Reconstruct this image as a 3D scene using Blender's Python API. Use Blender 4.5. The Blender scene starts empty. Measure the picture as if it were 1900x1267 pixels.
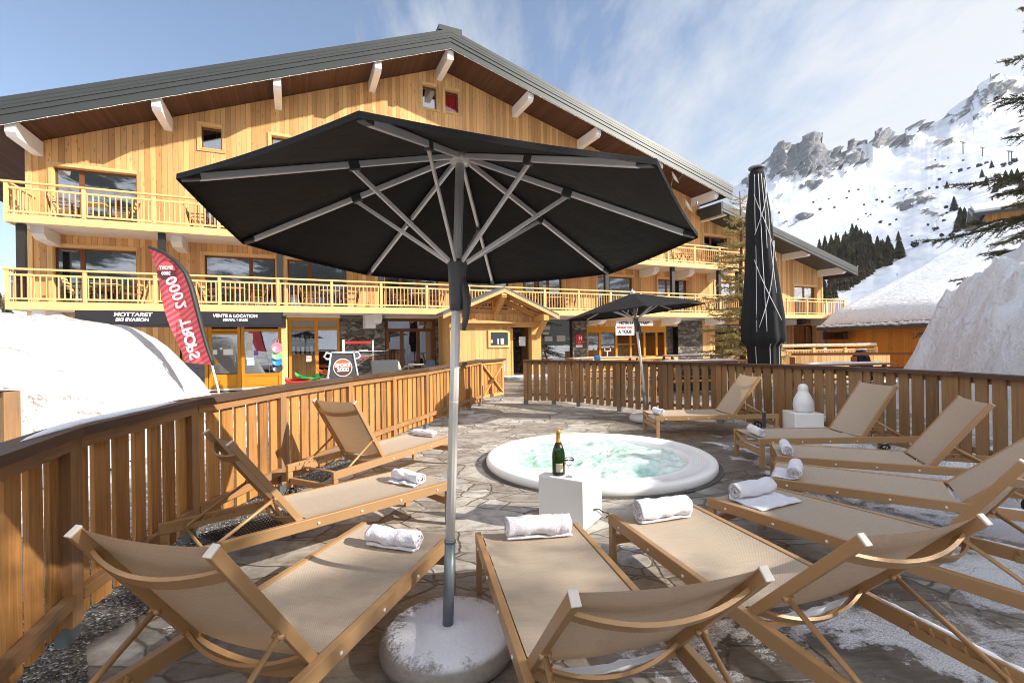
import bpy, bmesh, math, random
from math import pi, sin, cos, tan, radians as R, atan2, sqrt
from mathutils import Vector as V, Matrix as M, noise as N
rnd = random.Random(7)
S = bpy.context.scene
COL = S.collection

# ------------------------------------------------------------------ camera model (17 mm lens, 1.6 m eye height)
F, YC, ROLL, EYE = 890., 634.5, .014, 1.6
CR, SR = cos(ROLL), sin(ROLL)
def ray(px, py):
    dx, dy = px-950, py-YC
    return V(((CR*dx-SR*dy)/F, 1, -(SR*dx+CR*dy)/F))
def at(px, py, Y):                       # point seen at a pixel, Y metres ahead
    return V((0, 0, EYE))+ray(px, py)*Y
def gp(px, py, z=0.):                    # point seen at a pixel, at height z
    v = ray(px, py); return V((0, 0, EYE))+v*((z-EYE)/v.z)
cam = bpy.data.cameras.new('camera'); co = bpy.data.objects.new('camera', cam); COL.objects.link(co)
cam.sensor_width = 36; cam.lens = 36*F/1900; cam.shift_y = 1/1900; cam.clip_start = .05; cam.clip_end = 9000
co.matrix_world = M(((CR, SR, 0, 0), (0, 0, -1, 0), (-SR, CR, 0, EYE), (0, 0, 0, 1)))
S.camera = co

# ------------------------------------------------------------------ mesh builder
class MB:
    def __init__(s):
        s.bm = bmesh.new(); s.g = s.bm.verts.layers.float_vector.new('g')
    def face(s, pts):
        return s.bm.faces.new([s.bm.verts.new(p) for p in pts])
    def box(s, c, d, rz=0, mat=None, bev=0):
        m = mat if mat is not None else (M.Translation(c) @ M.Rotation(rz, 4, 'Z'))
        vs = [s.bm.verts.new(m @ V((x*d[0]/2, y*d[1]/2, z*d[2]/2))) for x in (-1, 1) for y in (-1, 1) for z in (-1, 1)]
        k = max(range(3), key=lambda i: abs(d[i])); o = V((m[0][3], m[1][3], m[2][3]))
        i = 0
        for x in (-1, 1):
            for y in (-1, 1):
                for z in (-1, 1):
                    l = [x*d[0]/2, y*d[1]/2, z*d[2]/2]; l[k], l[2] = l[2], l[k]
                    vs[i][s.g] = V(l)+V((o.x*.37+.001, o.y*.41+.001, o.z*.05+o.x+o.y+.001)); i += 1
        fs = [s.bm.faces.new([vs[i] for i in q]) for q in ((0,1,3,2),(4,6,7,5),(0,4,5,1),(2,3,7,6),(0,2,6,4),(1,5,7,3))]
        if bev:
            es = list({e for f in fs for e in f.edges})
            bmesh.ops.bevel(s.bm, geom=es, offset=bev, segments=2, profile=.6, affect='EDGES')
        return s
    def b2(s, x0, x1, y0, y1, z0, z1, bev=0):
        return s.box(((x0+x1)/2, (y0+y1)/2, (z0+z1)/2), (abs(x1-x0), abs(y1-y0), abs(z1-z0)), bev=bev)
    def bar(s, p, q, w, h, up=(0, 0, 1), bev=0):         # box from p to q: w sideways, h along up
        p, q = V(p), V(q); a = (q-p); L = a.length; a.normalize()
        u = V(up); x = a.cross(u)
        if x.length < 1e-5: x = V((1, 0, 0))
        x.normalize(); u = x.cross(a)
        c = (p+q)/2
        m = M(((x.x, a.x, u.x, c.x), (x.y, a.y, u.y, c.y), (x.z, a.z, u.z, c.z), (0, 0, 0, 1)))
        return s.box(None, (w, L, h), mat=m, bev=bev)
    def rings(s, rs, closed=False, cap=True):
        vs = [[s.bm.verts.new(p) for p in r] for r in rs]
        n = len(vs[0])
        for a, b in zip(vs, vs[1:]+([vs[0]] if closed else [])):
            for i in range(n):
                j = (i+1) % n
                s.bm.faces.new((a[i], a[j], b[j], b[i]))
        if cap and not closed:
            s.bm.faces.new(vs[0][::-1]); s.bm.faces.new(vs[-1])
        return s
    def path(s, pts, r, n=8, flat=1.):
        pts = [V(p) for p in pts]; rs = []; ref = None
        for i, p in enumerate(pts):
            t = (pts[min(i+1, len(pts)-1)]-pts[max(i-1, 0)]).normalized()
            if ref is None:
                ref = V((0, 0, 1)) if abs(t.z) < .9 else V((1, 0, 0))
            x = t.cross(ref).normalized(); y = x.cross(t)
            rr = r[i] if isinstance(r, (list, tuple)) else r
            rs.append([p+x*cos(2*pi*k/n)*rr+y*sin(2*pi*k/n)*rr*flat for k in range(n)])
        return s.rings(rs)
    def tube(s, p, q, r, r2=None, n=10):
        return s.path([p, q], [r, r if r2 is None else r2], n)
    def bent(s, pts, w, h, up=(0, 0, 1)):                # rectangular section swept along a polyline
        pts = [V(p) for p in pts]; rs = []; u0 = V(up)
        for i, p in enumerate(pts):
            t = (pts[min(i+1, len(pts)-1)]-pts[max(i-1, 0)]).normalized()
            x = t.cross(u0).normalized(); u = x.cross(t)
            rs.append([p+x*a*w/2+u*b*h/2 for a, b in ((-1, -1), (1, -1), (1, 1), (-1, 1))])
        return s.rings(rs)
    def lathe(s, prof, n=32, c=(0, 0, 0), m=None, cap=True):
        c = V(c)
        rs = []
        for r, z in prof:
            ring = [V((r*cos(2*pi*k/n), r*sin(2*pi*k/n), z)) for k in range(n)]
            rs.append([(m @ p if m else p)+c for p in ring])
        return s.rings(rs, cap=cap)
    def extr(s, pts, vec):                               # planar polygon extruded along vec
        vec = V(vec); a = [s.bm.verts.new(V(p)) for p in pts]; b = [s.bm.verts.new(V(p)+vec) for p in pts]
        n = len(a)
        s.bm.faces.new(a[::-1]); s.bm.faces.new(b)
        for i in range(n):
            j = (i+1) % n; s.bm.faces.new((a[i], a[j], b[j], b[i]))
        return s
    def grid(s, f, nu, nv, solid=0):
        vs = [[s.bm.verts.new(f(i/nu, j/nv)) for j in range(nv+1)] for i in range(nu+1)]
        fs = []
        for i in range(nu):
            for j in range(nv):
                fs.append(s.bm.faces.new((vs[i][j], vs[i+1][j], vs[i+1][j+1], vs[i][j+1])))
        if solid:
            bmesh.ops.recalc_face_normals(s.bm, faces=fs)
            bmesh.ops.solidify(s.bm, geom=fs, thickness=solid)
        return s
    def build(s, name, mat, parent=None, smooth=False, loc=None, rot=None, recalc=True):
        if recalc: bmesh.ops.recalc_face_normals(s.bm, faces=s.bm.faces)
        for v in s.bm.verts:
            if v[s.g].length_squared == 0: v[s.g] = v.co
        me = bpy.data.meshes.new(name); s.bm.to_mesh(me); s.bm.free()
        if smooth:
            me.polygons.foreach_set('use_smooth', [True]*len(me.polygons))
        me.materials.append(mat)
        return link(name, me, parent, loc, rot)
def link(name, me, parent=None, loc=None, rot=None):
    o = bpy.data.objects.new(name, me); COL.objects.link(o)
    if parent is not None: o.parent = parent
    if loc is not None: o.location = loc
    if rot is not None: o.rotation_euler = rot
    return o
def autosmooth(o, ang=35):
    me = o.data
    me.polygons.foreach_set('use_smooth', [True]*len(me.polygons))
    bm = bmesh.new(); bm.from_mesh(me)
    for e in bm.edges:
        e.smooth = len(e.link_faces) == 2 and e.calc_face_angle(0) < R(ang)
    bm.to_mesh(me); bm.free()
    return o
def tag(o, label, cat, group=None):
    o['label'] = label; o['category'] = cat
    if group: o['group'] = group
    return o
def thing(name, label, cat, loc=(0, 0, 0), rz=0, group=None):
    o = bpy.data.objects.new(name, None); COL.objects.link(o)
    o.location = loc; o.rotation_euler = (0, 0, rz); o.empty_display_size = .2
    return tag(o, label, cat, group)
def struct(o): o['kind'] = 'structure'; return o
KIDS = {}
def children(o): return [c for c in bpy.data.objects if c.parent is o]
def copy_tree(o, parent=None, tree=None):
    c = o.copy(); COL.objects.link(c)
    if parent is not None: c.parent = parent
    for ch in children(o): copy_tree(ch, c)
    return c
def text_mesh(name, txt, size, mat, parent, loc, rot=(pi/2, 0, 0), mirror=False, align='CENTER', sx=1., ext=.004, space=1.0, bold=0.):
    cu = bpy.data.curves.new(name, 'FONT'); cu.body = txt; cu.size = size; cu.align_x = align; cu.align_y = 'CENTER'
    cu.extrude = ext; cu.space_character = space; cu.offset = bold; cu.space_line = .95
    t = bpy.data.objects.new('t', cu); COL.objects.link(t)
    bpy.context.view_layer.update()
    me = bpy.data.meshes.new_from_object(t.evaluated_get(bpy.context.evaluated_depsgraph_get()))
    bpy.data.objects.remove(t); bpy.data.curves.remove(cu)
    me.transform(M.Diagonal((-sx if mirror else sx, 1, 1, 1)))
    if mirror: me.flip_normals()
    me.materials.clear(); me.materials.append(mat)
    return link(name, me, parent, loc, rot)

# ------------------------------------------------------------------ materials
class NT:
    def __init__(s, name):
        s.m = bpy.data.materials.new(name); s.m.use_nodes = True
        s.t = s.m.node_tree; s.n = s.t.nodes; s.l = s.t.links
        s.b = s.n['Principled BSDF']; s.out = s.n['Material Output']
    def node(s, typ, **kw):
        n = s.n.new(typ)
        for k, v in kw.items():
            if k.startswith('i_'): 
                key = k[2:]; key = int(key) if key.isdigit() else key.replace('_', ' ')
                s.set(n.inputs[key], v)
            else: setattr(n, k, v)
        return n
    def set(s, inp, v):
        if hasattr(v, 'links') and hasattr(v, 'is_output'): s.l.new(v, inp)
        elif isinstance(v, (tuple, list)) and inp.type == 'RGBA' and len(v) == 3: inp.default_value = (*v, 1)
        elif inp.type == 'RGBA' and isinstance(v, (int, float)): inp.default_value = (v, v, v, 1)
        else: inp.default_value = v
    def coord(s, kind='Object', scale=(1, 1, 1), rot=(0, 0, 0)):
        c = s.node('ShaderNodeTexCoord'); mp = s.node('ShaderNodeMapping')
        mp.inputs['Scale'].default_value = scale; mp.inputs['Rotation'].default_value = rot
        s.l.new(c.outputs[kind], mp.inputs[0]); return mp.outputs[0]
    def noise(s, vec, scale, detail=4, rough=.55, dist=0.):
        n = s.node('ShaderNodeTexNoise'); s.set(n.inputs['Vector'], vec)
        n.inputs['Scale'].default_value = scale; n.inputs['Detail'].default_value = detail
        n.inputs['Roughness'].default_value = rough; n.inputs['Distortion'].default_value = dist
        return n.outputs['Fac']
    def math(s, op, a, b=None, c=None, clamp=False):
        n = s.node('ShaderNodeMath', operation=op, use_clamp=clamp); s.set(n.inputs[0], a)
        if b is not None: s.set(n.inputs[1], b)
        if c is not None: s.set(n.inputs[2], c)
        return n.outputs[0]
    def ramp(s, fac, stops, interp='LINEAR'):
        n = s.node('ShaderNodeValToRGB'); s.set(n.inputs[0], fac); e = n.color_ramp; e.interpolation = interp
        while len(e.elements) < len(stops): e.elements.new(.5)
        for el, (p, c) in zip(e.elements, stops):
            el.position = p; el.color = (*c, 1) if isinstance(c, (tuple, list)) else (c, c, c, 1)
        return n.outputs[0]
    def mix(s, fac, a, b, typ='MIX'):
        n = s.node('ShaderNodeMix', data_type='RGBA', blend_type=typ)
        s.set(n.inputs[0], fac); s.set(n.inputs[6], a); s.set(n.inputs[7], b); return n.outputs[2]
    def sep(s, vec):
        n = s.node('ShaderNodeSeparateXYZ'); s.set(n.inputs[0], vec); return n.outputs
    def comb(s, x, y, z):
        n = s.node('ShaderNodeCombineXYZ'); s.set(n.inputs[0], x); s.set(n.inputs[1], y); s.set(n.inputs[2], z); return n.outputs[0]
    def bump(s, h, strength=.3, dist=.01):
        n = s.node('ShaderNodeBump'); n.inputs['Strength'].default_value = strength; n.inputs['Distance'].default_value = dist
        s.set(n.inputs['Height'], h); s.l.new(n.outputs[0], s.b.inputs['Normal']); return n.outputs[0]
    def base(s, col, rough=.6, metal=0., spec=.5):
        s.set(s.b.inputs['Base Color'], col); s.set(s.b.inputs['Roughness'], rough)
        s.b.inputs['Metallic'].default_value = metal; s.b.inputs['Specular IOR Level'].default_value = spec; return s
def vmul(c, k): return tuple(x*k for x in c)
def plain(name, col, rough=.6, metal=0., var=.12, scale=6., bump=0., spec=.5, bscale=60., bd=.004):
    t = NT(name); v = t.coord()
    n = t.noise(v, scale, 5, .6)
    t.base(t.mix(n, vmul(col, 1-var), vmul(col, 1+var)), t.math('MULTIPLY_ADD', n, .2, rough-.1), metal, spec)
    if bump: t.bump(t.noise(v, bscale, 3), bump, bd)
    return t.m
def planks(name, col, axis='x', w=.14, groove=.5, var=.35, dark=.5, rough=.6, spec=.3, grain=1., bumps=.4, knots=True, sat=None, along='z'):
    """boards side by side along `axis`, running along `along`, each its own tone, with grain, knots and grooves"""
    t = NT(name); v = t.coord(); x, y, z = t.sep(v)
    a = {'x': x, 'y': y, 'z': z}[axis]; l = {'x': x, 'y': y, 'z': z}[along]
    q = t.math('DIVIDE', a, w); idx = t.math('FLOOR', q); fr = t.math('FRACT', q)
    wn = t.node('ShaderNodeTexWhiteNoise', noise_dimensions='1D'); t.set(wn.inputs['W'], idx)
    rv = wn.outputs['Value']
    off = t.math('MULTIPLY', rv, 37.)
    sc = {'x': (40, 40, 40), 'y': (40, 40, 40), 'z': (40, 40, 40)}
    gv = t.comb(t.math('MULTIPLY', a, 34*grain), t.math('ADD', t.math('MULTIPLY', l, 1.6*grain), off), off)
    g = t.noise(gv, 1., 5, .6, .6)
    big = t.noise(t.comb(t.math('MULTIPLY', a, 3), t.math('MULTIPLY', l, .35), off), 1., 3)
    tone = t.math('ADD', t.math('MULTIPLY', rv, .5), t.math('ADD', t.math('MULTIPLY', g, .35), t.math('MULTIPLY', big, .35)))
    dk = vmul(col, 1-var); lt = vmul(col, 1+var)
    c = t.ramp(tone, [(.25, (dk[0], dk[1]*.88, dk[2]*.75)), (.6, col), (.95, lt)])
    if knots:
        vo = t.node('ShaderNodeTexVoronoi', feature='F1'); t.set(vo.inputs['Vector'], t.comb(t.math('MULTIPLY', a, 9.), t.math('ADD', t.math('MULTIPLY', l, 2.2), off), 0.))
        vo.inputs['Scale'].default_value = 1.; vo.inputs['Randomness'].default_value = 1
        k = t.ramp(vo.outputs['Distance'], [(.10, 1.), (.2, 0.)])
        c = t.mix(t.math('MULTIPLY', k, .55), c, vmul((col[0], col[1]*.75, col[2]*.6), .35))
    e = t.math('MINIMUM', fr, t.math('SUBTRACT', 1., fr)); gr = t.ramp(e, [(.0, 1.), (.055, 0.)])
    c = t.mix(t.math('MULTIPLY', gr, groove), c, vmul(col, dark*.3))
    t.base(c, rough, 0, spec)
    t.bump(t.math('SUBTRACT', t.math('MULTIPLY', g, .3), gr), bumps, .008)
    return t.m
def timber(name, col, grey=.25, rough=.65, var=.4, scale=1.):
    """weathered beam/board whose grain follows its longest axis (uses the piece's own generated frame)"""
    t = NT(name); v = t.node('ShaderNodeAttribute', attribute_name='g').outputs['Vector']
    ge = t.node('ShaderNodeNewGeometry').outputs['Random Per Island']
    off = t.math('MULTIPLY', ge, 51.)
    x, y, z = t.sep(v)
    gx = t.noise(t.comb(t.math('ADD', t.math('MULTIPLY', x, 38*scale), off), t.math('MULTIPLY', y, 38*scale), t.math('MULTIPLY', z, 1.5*scale)), 1., 6, .68, 1.0)
    b = t.noise(t.comb(t.math('ADD', x, off), y, t.math('MULTIPLY', z, .6)), 2.3, 4)
    tone = t.math('ADD', t.math('MULTIPLY', gx, .85), t.math('ADD', t.math('MULTIPLY', b, .35), t.math('MULTIPLY', ge, .3)))
    c = t.ramp(tone, [(.48, vmul((col[0], col[1]*.85, col[2]*.7), 1-var)), (.76, col), (1., vmul(col, 1+var*.8))])
    c = t.mix(t.math('MULTIPLY', t.ramp(t.noise(v, 1.7, 5), [(.45, 0.), (.75, 1.)]), grey), c, (.13, .115, .10))
    t.base(c, rough, 0, .25); t.bump(gx, .35, .004)
    return t.m

MAT = {}
MAT['larch'] = planks('honey_larch_cladding', (.68, .385, .155), 'x', .17, .8, .34)
MAT['larch_side'] = planks('honey_larch_cladding_side', (.62, .36, .13), 'y', .15, .75, .22)
MAT['larch_h'] = timber('pale_larch_timber', (.68, .425, .185), .0, .55, .42)
MAT['larch_d'] = timber('porch_timber', (.56, .30, .10), .0, .55, .3)
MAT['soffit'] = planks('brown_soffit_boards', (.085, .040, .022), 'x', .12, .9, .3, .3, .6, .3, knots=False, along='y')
MAT['roof'] = plain('grey_roof_metal', (.052, .056, .056), .42, .35, .12, .6, .05)
MAT['white'] = plain('white_paint', (.80, .78, .75), .55, 0, .05, 2.)
MAT['render'] = plain('cream_render', (.70, .63, .56), .8, 0, .06, 1.5, .15)
MAT['frame'] = timber('brown_window_frame', (.16, .06, .02), 0, .45, .3)
MAT['orange_frame'] = timber('orange_shop_timber', (.55, .235, .02), 0, .4, .15)
MAT['darksteel'] = plain('dark_steel', (.035, .032, .03), .45, .4)
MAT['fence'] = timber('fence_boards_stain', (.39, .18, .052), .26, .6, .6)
MAT['fence_shaded'] = timber('shaded_brown_fence_boards', (.265, .15, .068), .25, .65, .4)  # darker copy of the fence boards, the shade put into its colour
MAT['fence_post'] = timber('fence_posts_stain', (.28, .145, .06), .65, .65, .5)
MAT['cap'] = timber('dark_handrail_stain', (.085, .05, .034), .25, .55, .35)
MAT['tan'] = plain('tan_powder_coat', (.40, .235, .11), .38, .15, .07, 3., .03, .5)
MAT['tan_cap'] = plain('pale_end_plug', (.62, .56, .50), .4)
MAT['alu'] = plain('brushed_aluminium', (.80, .78, .76), .36, .25, .08, 8.)
MAT['alu_dark'] = plain('grey_cast_joint', (.10, .10, .10), .45, .5)
MAT['galv'] = plain('galvanised_tube', (.19, .22, .23), .42, .6, .15, 5.)
MAT['plastic_white'] = plain('white_moulded_plastic', (.86, .85, .83), .35, 0, .03, 3.)
MAT['black'] = plain('black_plastic', (.015, .015, .015), .5)
MAT['darkinside'] = plain('dark_interior', (.05, .04, .035), .9)
MAT['concrete'] = plain('concrete', (.30, .28, .26), .85, 0, .25, 7., .3)
MAT['black_cloth_far'] = plain('black_cloth', (.02, .02, .022), .85, 0, .3, 4., .2, .2)

def sheet_fabric(name, col, s=420., trans=.35, amt=.35, lite=1.3):
    t = NT(name); v = t.coord(); x, y, z = t.sep(v)
    wx = t.math('SINE', t.math('MULTIPLY', x, s)); wy = t.math('SINE', t.math('MULTIPLY', y, s))
    w = t.math('MULTIPLY_ADD', t.math('MULTIPLY', wx, wy), .5, .5)
    w = t.math('MULTIPLY_ADD', t.math('SUBTRACT', t.noise(v, 330., 2), .5), 1.1, t.math('MULTIPLY_ADD', w, .6, .2), clamp=True)
    str_ = t.noise(t.comb(t.math('MULTIPLY', x, 6), t.math('MULTIPLY', y, 90), 0.), 1., 3)
    fac = t.math('ADD', t.math('MULTIPLY', w, .6), t.math('MULTIPLY', str_, .4))
    c = t.mix(fac, vmul(col, 1-amt), vmul(col, lite))
    t.base(c, .7, 0, .25); t.bump(w, .5, .002)
    tr = t.node('ShaderNodeBsdfTranslucent'); t.set(tr.inputs[0], t.mix(fac, vmul((col[0]*.75, col[1]*.55, col[2]*.35), 1-amt), vmul((col[0]*.85, col[1]*.66, col[2]*.42), lite)))
    mx = t.node('ShaderNodeMixShader'); mx.inputs[0].default_value = trans
    t.l.new(t.b.outputs[0], mx.inputs[1]); t.l.new(tr.outputs[0], mx.inputs[2]); t.l.new(mx.outputs[0], t.out.inputs[0])
    return t.m
MAT['sling'] = sheet_fabric('taupe_mesh_sling', (.655, .535, .415), 560., .28, .42, 1.18)
def canopy():
    t = NT('black_parasol_cloth'); v = t.coord()
    n = t.noise(v, 5., 4); st = t.noise(t.coord(scale=(8, 8, 160)), 1., 2)
    t.base(t.mix(n, (.006, .006, .007), (.014, .0135, .014)), .75, 0, .25)
    t.bump(t.math('ADD', n, t.math('MULTIPLY', st, .25)), .5, .02); return t.m
MAT['canopy'] = canopy()
def towel():
    t = NT('white_terry_towel'); v = t.coord()
    n = t.noise(v, 240., 2); b = t.noise(v, 14., 4)
    x = t.sep(v)[0]
    t.base(t.mix(b, (.72, .71, .80), (.86, .85, .90)), .95, 0, .1)
    t.bump(t.math('ADD', n, t.math('MULTIPLY', b, 1.6)), .9, .006); t.b.inputs['Sheen Weight'].default_value = .3
    return t.m
MAT['towel'] = towel()
def snow(name, col=(.86, .87, .90), dirt=.0, dscale=.8, bs=1., seed=0.):
    t = NT(name); v = t.coord('Object')
    n1 = t.noise(v, 1.3*bs, 6, .6, .4); n2 = t.noise(v, 9*bs, 5, .65); n3 = t.noise(v, 60*bs, 3)
    c = t.mix(n2, vmul(col, .95), col)
    if dirt:
        d = t.noise(t.coord(scale=(1, 1, 2.2), rot=(.3, .2, seed)), dscale, 8, .68, .6)
        d2 = t.noise(v, 45*bs, 3)
        d3 = t.noise(v, 3.5*bs, 7, .72, .7)
        mask = t.math('MULTIPLY', t.ramp(d, [(.53, 0.), (.62, 1.)]), t.math('MULTIPLY', t.ramp(d3, [(.52, 0.), (.60, 1.)]), t.ramp(d2, [(.38, .25), (.55, 1.)])))
        c = t.mix(t.math('MULTIPLY', mask, dirt), c, (.17, .12, .075))
    t.base(c, .6, 0, .35); t.b.inputs['Subsurface Weight'].default_value = 0
    t.bump(t.math('ADD', t.math('MULTIPLY', n1, 2.), t.math('ADD', n2, t.math('MULTIPLY', n3, .25))), .75, .12/bs)
    return t.m
MAT['snow'] = snow('packed_snow', (.58, .585, .60), dirt=1., dscale=.6)
MAT['snow_shade'] = snow('ploughed_snow', (.82, .84, .89), .35, .6)
MAT['snow_fine'] = plain('settled_snow', (.84, .85, .89), .7, 0, .04, 20., .4, .3, 160., .004)
MAT['snow_clean'] = snow('fresh_snow', (.88, .89, .92), 0., bs=.35)
def masonry():
    t = NT('dark_field_stone_wall'); v = t.coord(scale=(3.0, 3.0, 6.2))
    d = t.node('ShaderNodeTexNoise'); t.set(d.inputs['Vector'], v); d.inputs['Scale'].default_value = 1.1
    vv = t.node('ShaderNodeVectorMath', operation='ADD'); t.set(vv.inputs[0], v); 
    vm = t.node('ShaderNodeVectorMath', operation='SCALE'); t.set(vm.inputs[0], d.outputs['Color']); vm.inputs['Scale'].default_value = .9
    t.l.new(vm.outputs[0], vv.inputs[1])
    vo = t.node('ShaderNodeTexVoronoi', feature='F1'); t.l.new(vv.outputs[0], vo.inputs['Vector']); vo.inputs['Scale'].default_value = 1.
    ve = t.node('ShaderNodeTexVoronoi', feature='DISTANCE_TO_EDGE'); t.l.new(vv.outputs[0], ve.inputs['Vector']); ve.inputs['Scale'].default_value = 1.
    cr = t.sep(vo.outputs['Color'])[0]
    c = t.ramp(cr, [(.0, (.07, .06, .052)), (.5, (.17, .15, .13)), (.85, (.26, .23, .19)), (1., (.36, .32, .26))])
    n = t.noise(t.coord(), 18., 5)
    c = t.mix(n, c, t.mix(.5, c, (.09, .085, .08)))
    e = t.ramp(ve.outputs['Distance'], [(.0, 1.), (.07, 0.)])
    c = t.mix(e, c, (.05, .045, .04))
    t.base(c, .85, 0, .2); t.bump(t.math('ADD', t.math('MULTIPLY', n, .4), t.math('SUBTRACT', t.math('MULTIPLY', cr, .5), e)), .9, .03)
    return t.m
MAT['stone'] = masonry()
def glass(name, tint=(.75, .8, .8), refl=.26, dark=.55):
    t = NT(name)
    tr = t.node('ShaderNodeBsdfTransparent'); tr.inputs[0].default_value = (*vmul(tint, dark), 1)
    gl = t.node('ShaderNodeBsdfGlossy'); gl.inputs['Roughness'].default_value = .015; gl.inputs[0].default_value = (.95, .97, 1, 1)
    bn = t.node('ShaderNodeBump'); bn.inputs['Strength'].default_value = .02; bn.inputs['Distance'].default_value = .05
    t.set(bn.inputs['Height'], t.noise(t.coord(), 1.2, 2)); t.l.new(bn.outputs[0], gl.inputs['Normal'])
    fr = t.node('ShaderNodeFresnel'); fr.inputs[0].default_value = 1.5
    mx = t.node('ShaderNodeMixShader'); t.set(mx.inputs[0], t.math('ADD', fr.outputs[0], refl, clamp=True))
    t.l.new(tr.outputs[0], mx.inputs[1]); t.l.new(gl.outputs[0], mx.inputs[2]); t.l.new(mx.outputs[0], t.out.inputs[0])
    return t.m
MAT['glass'] = glass('window_glass')
MAT['glass_clear'] = glass('clear_glass', (.97, .98, .98), .02, 1.)
MAT['curtain'] = plain('pale_curtain', (.62, .58, .55), .9, 0, .1, 3.)
MAT['red_cloth'] = plain('red_curtain', (.62, .02, .03), .8, 0, .1, 3.)
# ================================================================== ground
t = NT('snowy_ground'); v = t.coord()
n = t.noise(v, .5, 6, .6); n2 = t.noise(v, 6, 5)
t.base(t.mix(t.ramp(n, [(.42, 0.), (.55, 1.)]), t.mix(n2, (.20, .175, .155), (.42, .40, .38)), (.80, .81, .84)), .8, 0, .2); t.bump(t.math('ADD', n, t.math('MULTIPLY', n2, .3)), .5, .1)
m = MB(); m.face([(-4000, -4000, -.16), (4000, -4000, -.16), (4000, 4000, -.16), (-4000, 4000, -.16)])
struct(m.build('ground', t.m, loc=(0, 0, 0)))

def paving():
    t = NT('crazy_paving_with_snow'); v = t.coord('Object')
    at_ = t.node('ShaderNodeAttribute', attribute_name='snow').outputs['Fac']
    wt_ = t.node('ShaderNodeAttribute', attribute_name='wet').outputs['Fac']
    w = t.node('ShaderNodeTexNoise'); t.set(w.inputs['Vector'], v); w.inputs['Scale'].default_value = 2.2; w.inputs['Detail'].default_value = 5
    vs = t.node('ShaderNodeVectorMath', operation='SCALE'); t.l.new(w.outputs['Color'], vs.inputs[0]); vs.inputs['Scale'].default_value = .16
    va = t.node('ShaderNodeVectorMath', operation='ADD'); t.set(va.inputs[0], t.coord(scale=(.85, 1.2, 1), rot=(0, 0, .35))); t.l.new(vs.outputs[0], va.inputs[1])
    def cells(sc):
        f1 = t.node('ShaderNodeTexVoronoi', feature='F1', voronoi_dimensions='2D'); t.l.new(va.outputs[0], f1.inputs['Vector']); f1.inputs['Scale'].default_value = sc
        de = t.node('ShaderNodeTexVoronoi', feature='DISTANCE_TO_EDGE', voronoi_dimensions='2D'); t.l.new(va.outputs[0], de.inputs['Vector']); de.inputs['Scale'].default_value = sc
        return t.sep(f1.outputs['Color']), t.math('DIVIDE', de.outputs['Distance'], sc)
    cL, eL = cells(1.75); cS, eS = cells(3.6)
    pick = t.math('GREATER_THAN', cL[2], .52)                  # some big slabs are broken into small ones
    edge_ = t.math('MINIMUM', eL, t.math('ADD', eS, t.math('MULTIPLY', t.math('SUBTRACT', 1., pick), 9.)))
    rnd_ = t.math('ADD', t.math('MULTIPLY', cS[0], pick), t.math('MULTIPLY', cL[0], t.math('SUBTRACT', 1., pick)))
    cr = [rnd_, t.math('FRACT', t.math('MULTIPLY', rnd_, 7.3))]
    base = t.ramp(rnd_, [(0., (.21, .18, .15)), (.3, (.34, .305, .26)), (.6, (.47, .435, .385)), (1., (.64, .61, .57))])
    fine = t.noise(v, 30, 6, .7); mid = t.noise(v, 5, 6, .65, .8)
    lay = t.noise(t.coord(scale=(3, 14, 3), rot=(0, 0, .5)), 1.5, 6, .7, 1.2)
    c = t.mix(t.ramp(mid, [(.36, 0.), (.60, 1.)]), t.mix(.66, base, (.115, .09, .068)), base)
    c = t.mix(t.math('MULTIPLY', t.ramp(lay, [(.45, 0.), (.6, 1.)]), .35), c, (.55, .51, .46))
    c = t.mix(t.math('MULTIPLY', fine, .3), c, (.12, .10, .085))
    ed = t.math('ADD', edge_, t.math('MULTIPLY', t.math('SUBTRACT', fine, .5), .012))
    joint = t.ramp(ed, [(.004, 1.), (.013, 0.)])
    c = t.mix(t.math('MULTIPLY', joint, t.ramp(t.noise(v, 3.1, 3), [(.36, .25), (.52, 1.)])), c, t.mix(fine, (.07, .055, .04), (.20, .165, .125)))
    c = t.mix(t.math('MULTIPLY', t.math('MULTIPLY', wt_, .72), t.ramp(t.noise(v, .9, 5, .6), [(.36, .35), (.56, 1.)])), c, t.mix(.86, c, (.022, .019, .016)))
    sn = t.math('MULTIPLY_ADD', t.math('SUBTRACT', t.noise(v, 1.7, 7, .66, .5), .5), 1.35, .5); sn2 = t.noise(v, 38, 4, .7)
    k = t.math('ADD', t.math('ADD', sn, t.math('MULTIPLY', t.math('SUBTRACT', sn2, .5), .22)), t.math('SUBTRACT', at_, .5))
    k = t.math('SUBTRACT', k, t.math('MULTIPLY', joint, -.03))
    mask = t.ramp(k, [(.545, 0.), (.585, .6), (.65, 1.)])
    speck = t.ramp(t.noise(v, 120, 2), [(.3, .35), (.55, 1.)])
    mask = t.math('MULTIPLY', mask, speck)
    c = t.mix(mask, c, (.80, .81, .86))
    h = t.math('ADD', t.math('MULTIPLY', cr[1], .35), t.math('ADD', t.math('MULTIPLY', mid, .35), t.math('SUBTRACT', t.math('MULTIPLY', lay, .25), t.math('MULTIPLY', joint, .5))))
    h = t.math('ADD', h, t.math('ADD', t.math('MULTIPLY', mask, .5), t.math('MULTIPLY', fine, .12)))
    rg = t.math('SUBTRACT', .78, t.math('MULTIPLY', wt_, .45))
    t.base(c, t.mix(mask, rg, .7), 0, .4); t.bump(h, .75, .022)
    return t.m
MAT['paving'] = paving()
m = MB(); ls = m.bm.verts.layers.float.new('snow'); lw = m.bm.verts.layers.float.new('wet')
x0, x1, y0, y1, st = -4.2, 12, -2.5, 24, .18
nx, ny = int((x1-x0)/st), int((y1-y0)/st)
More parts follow.
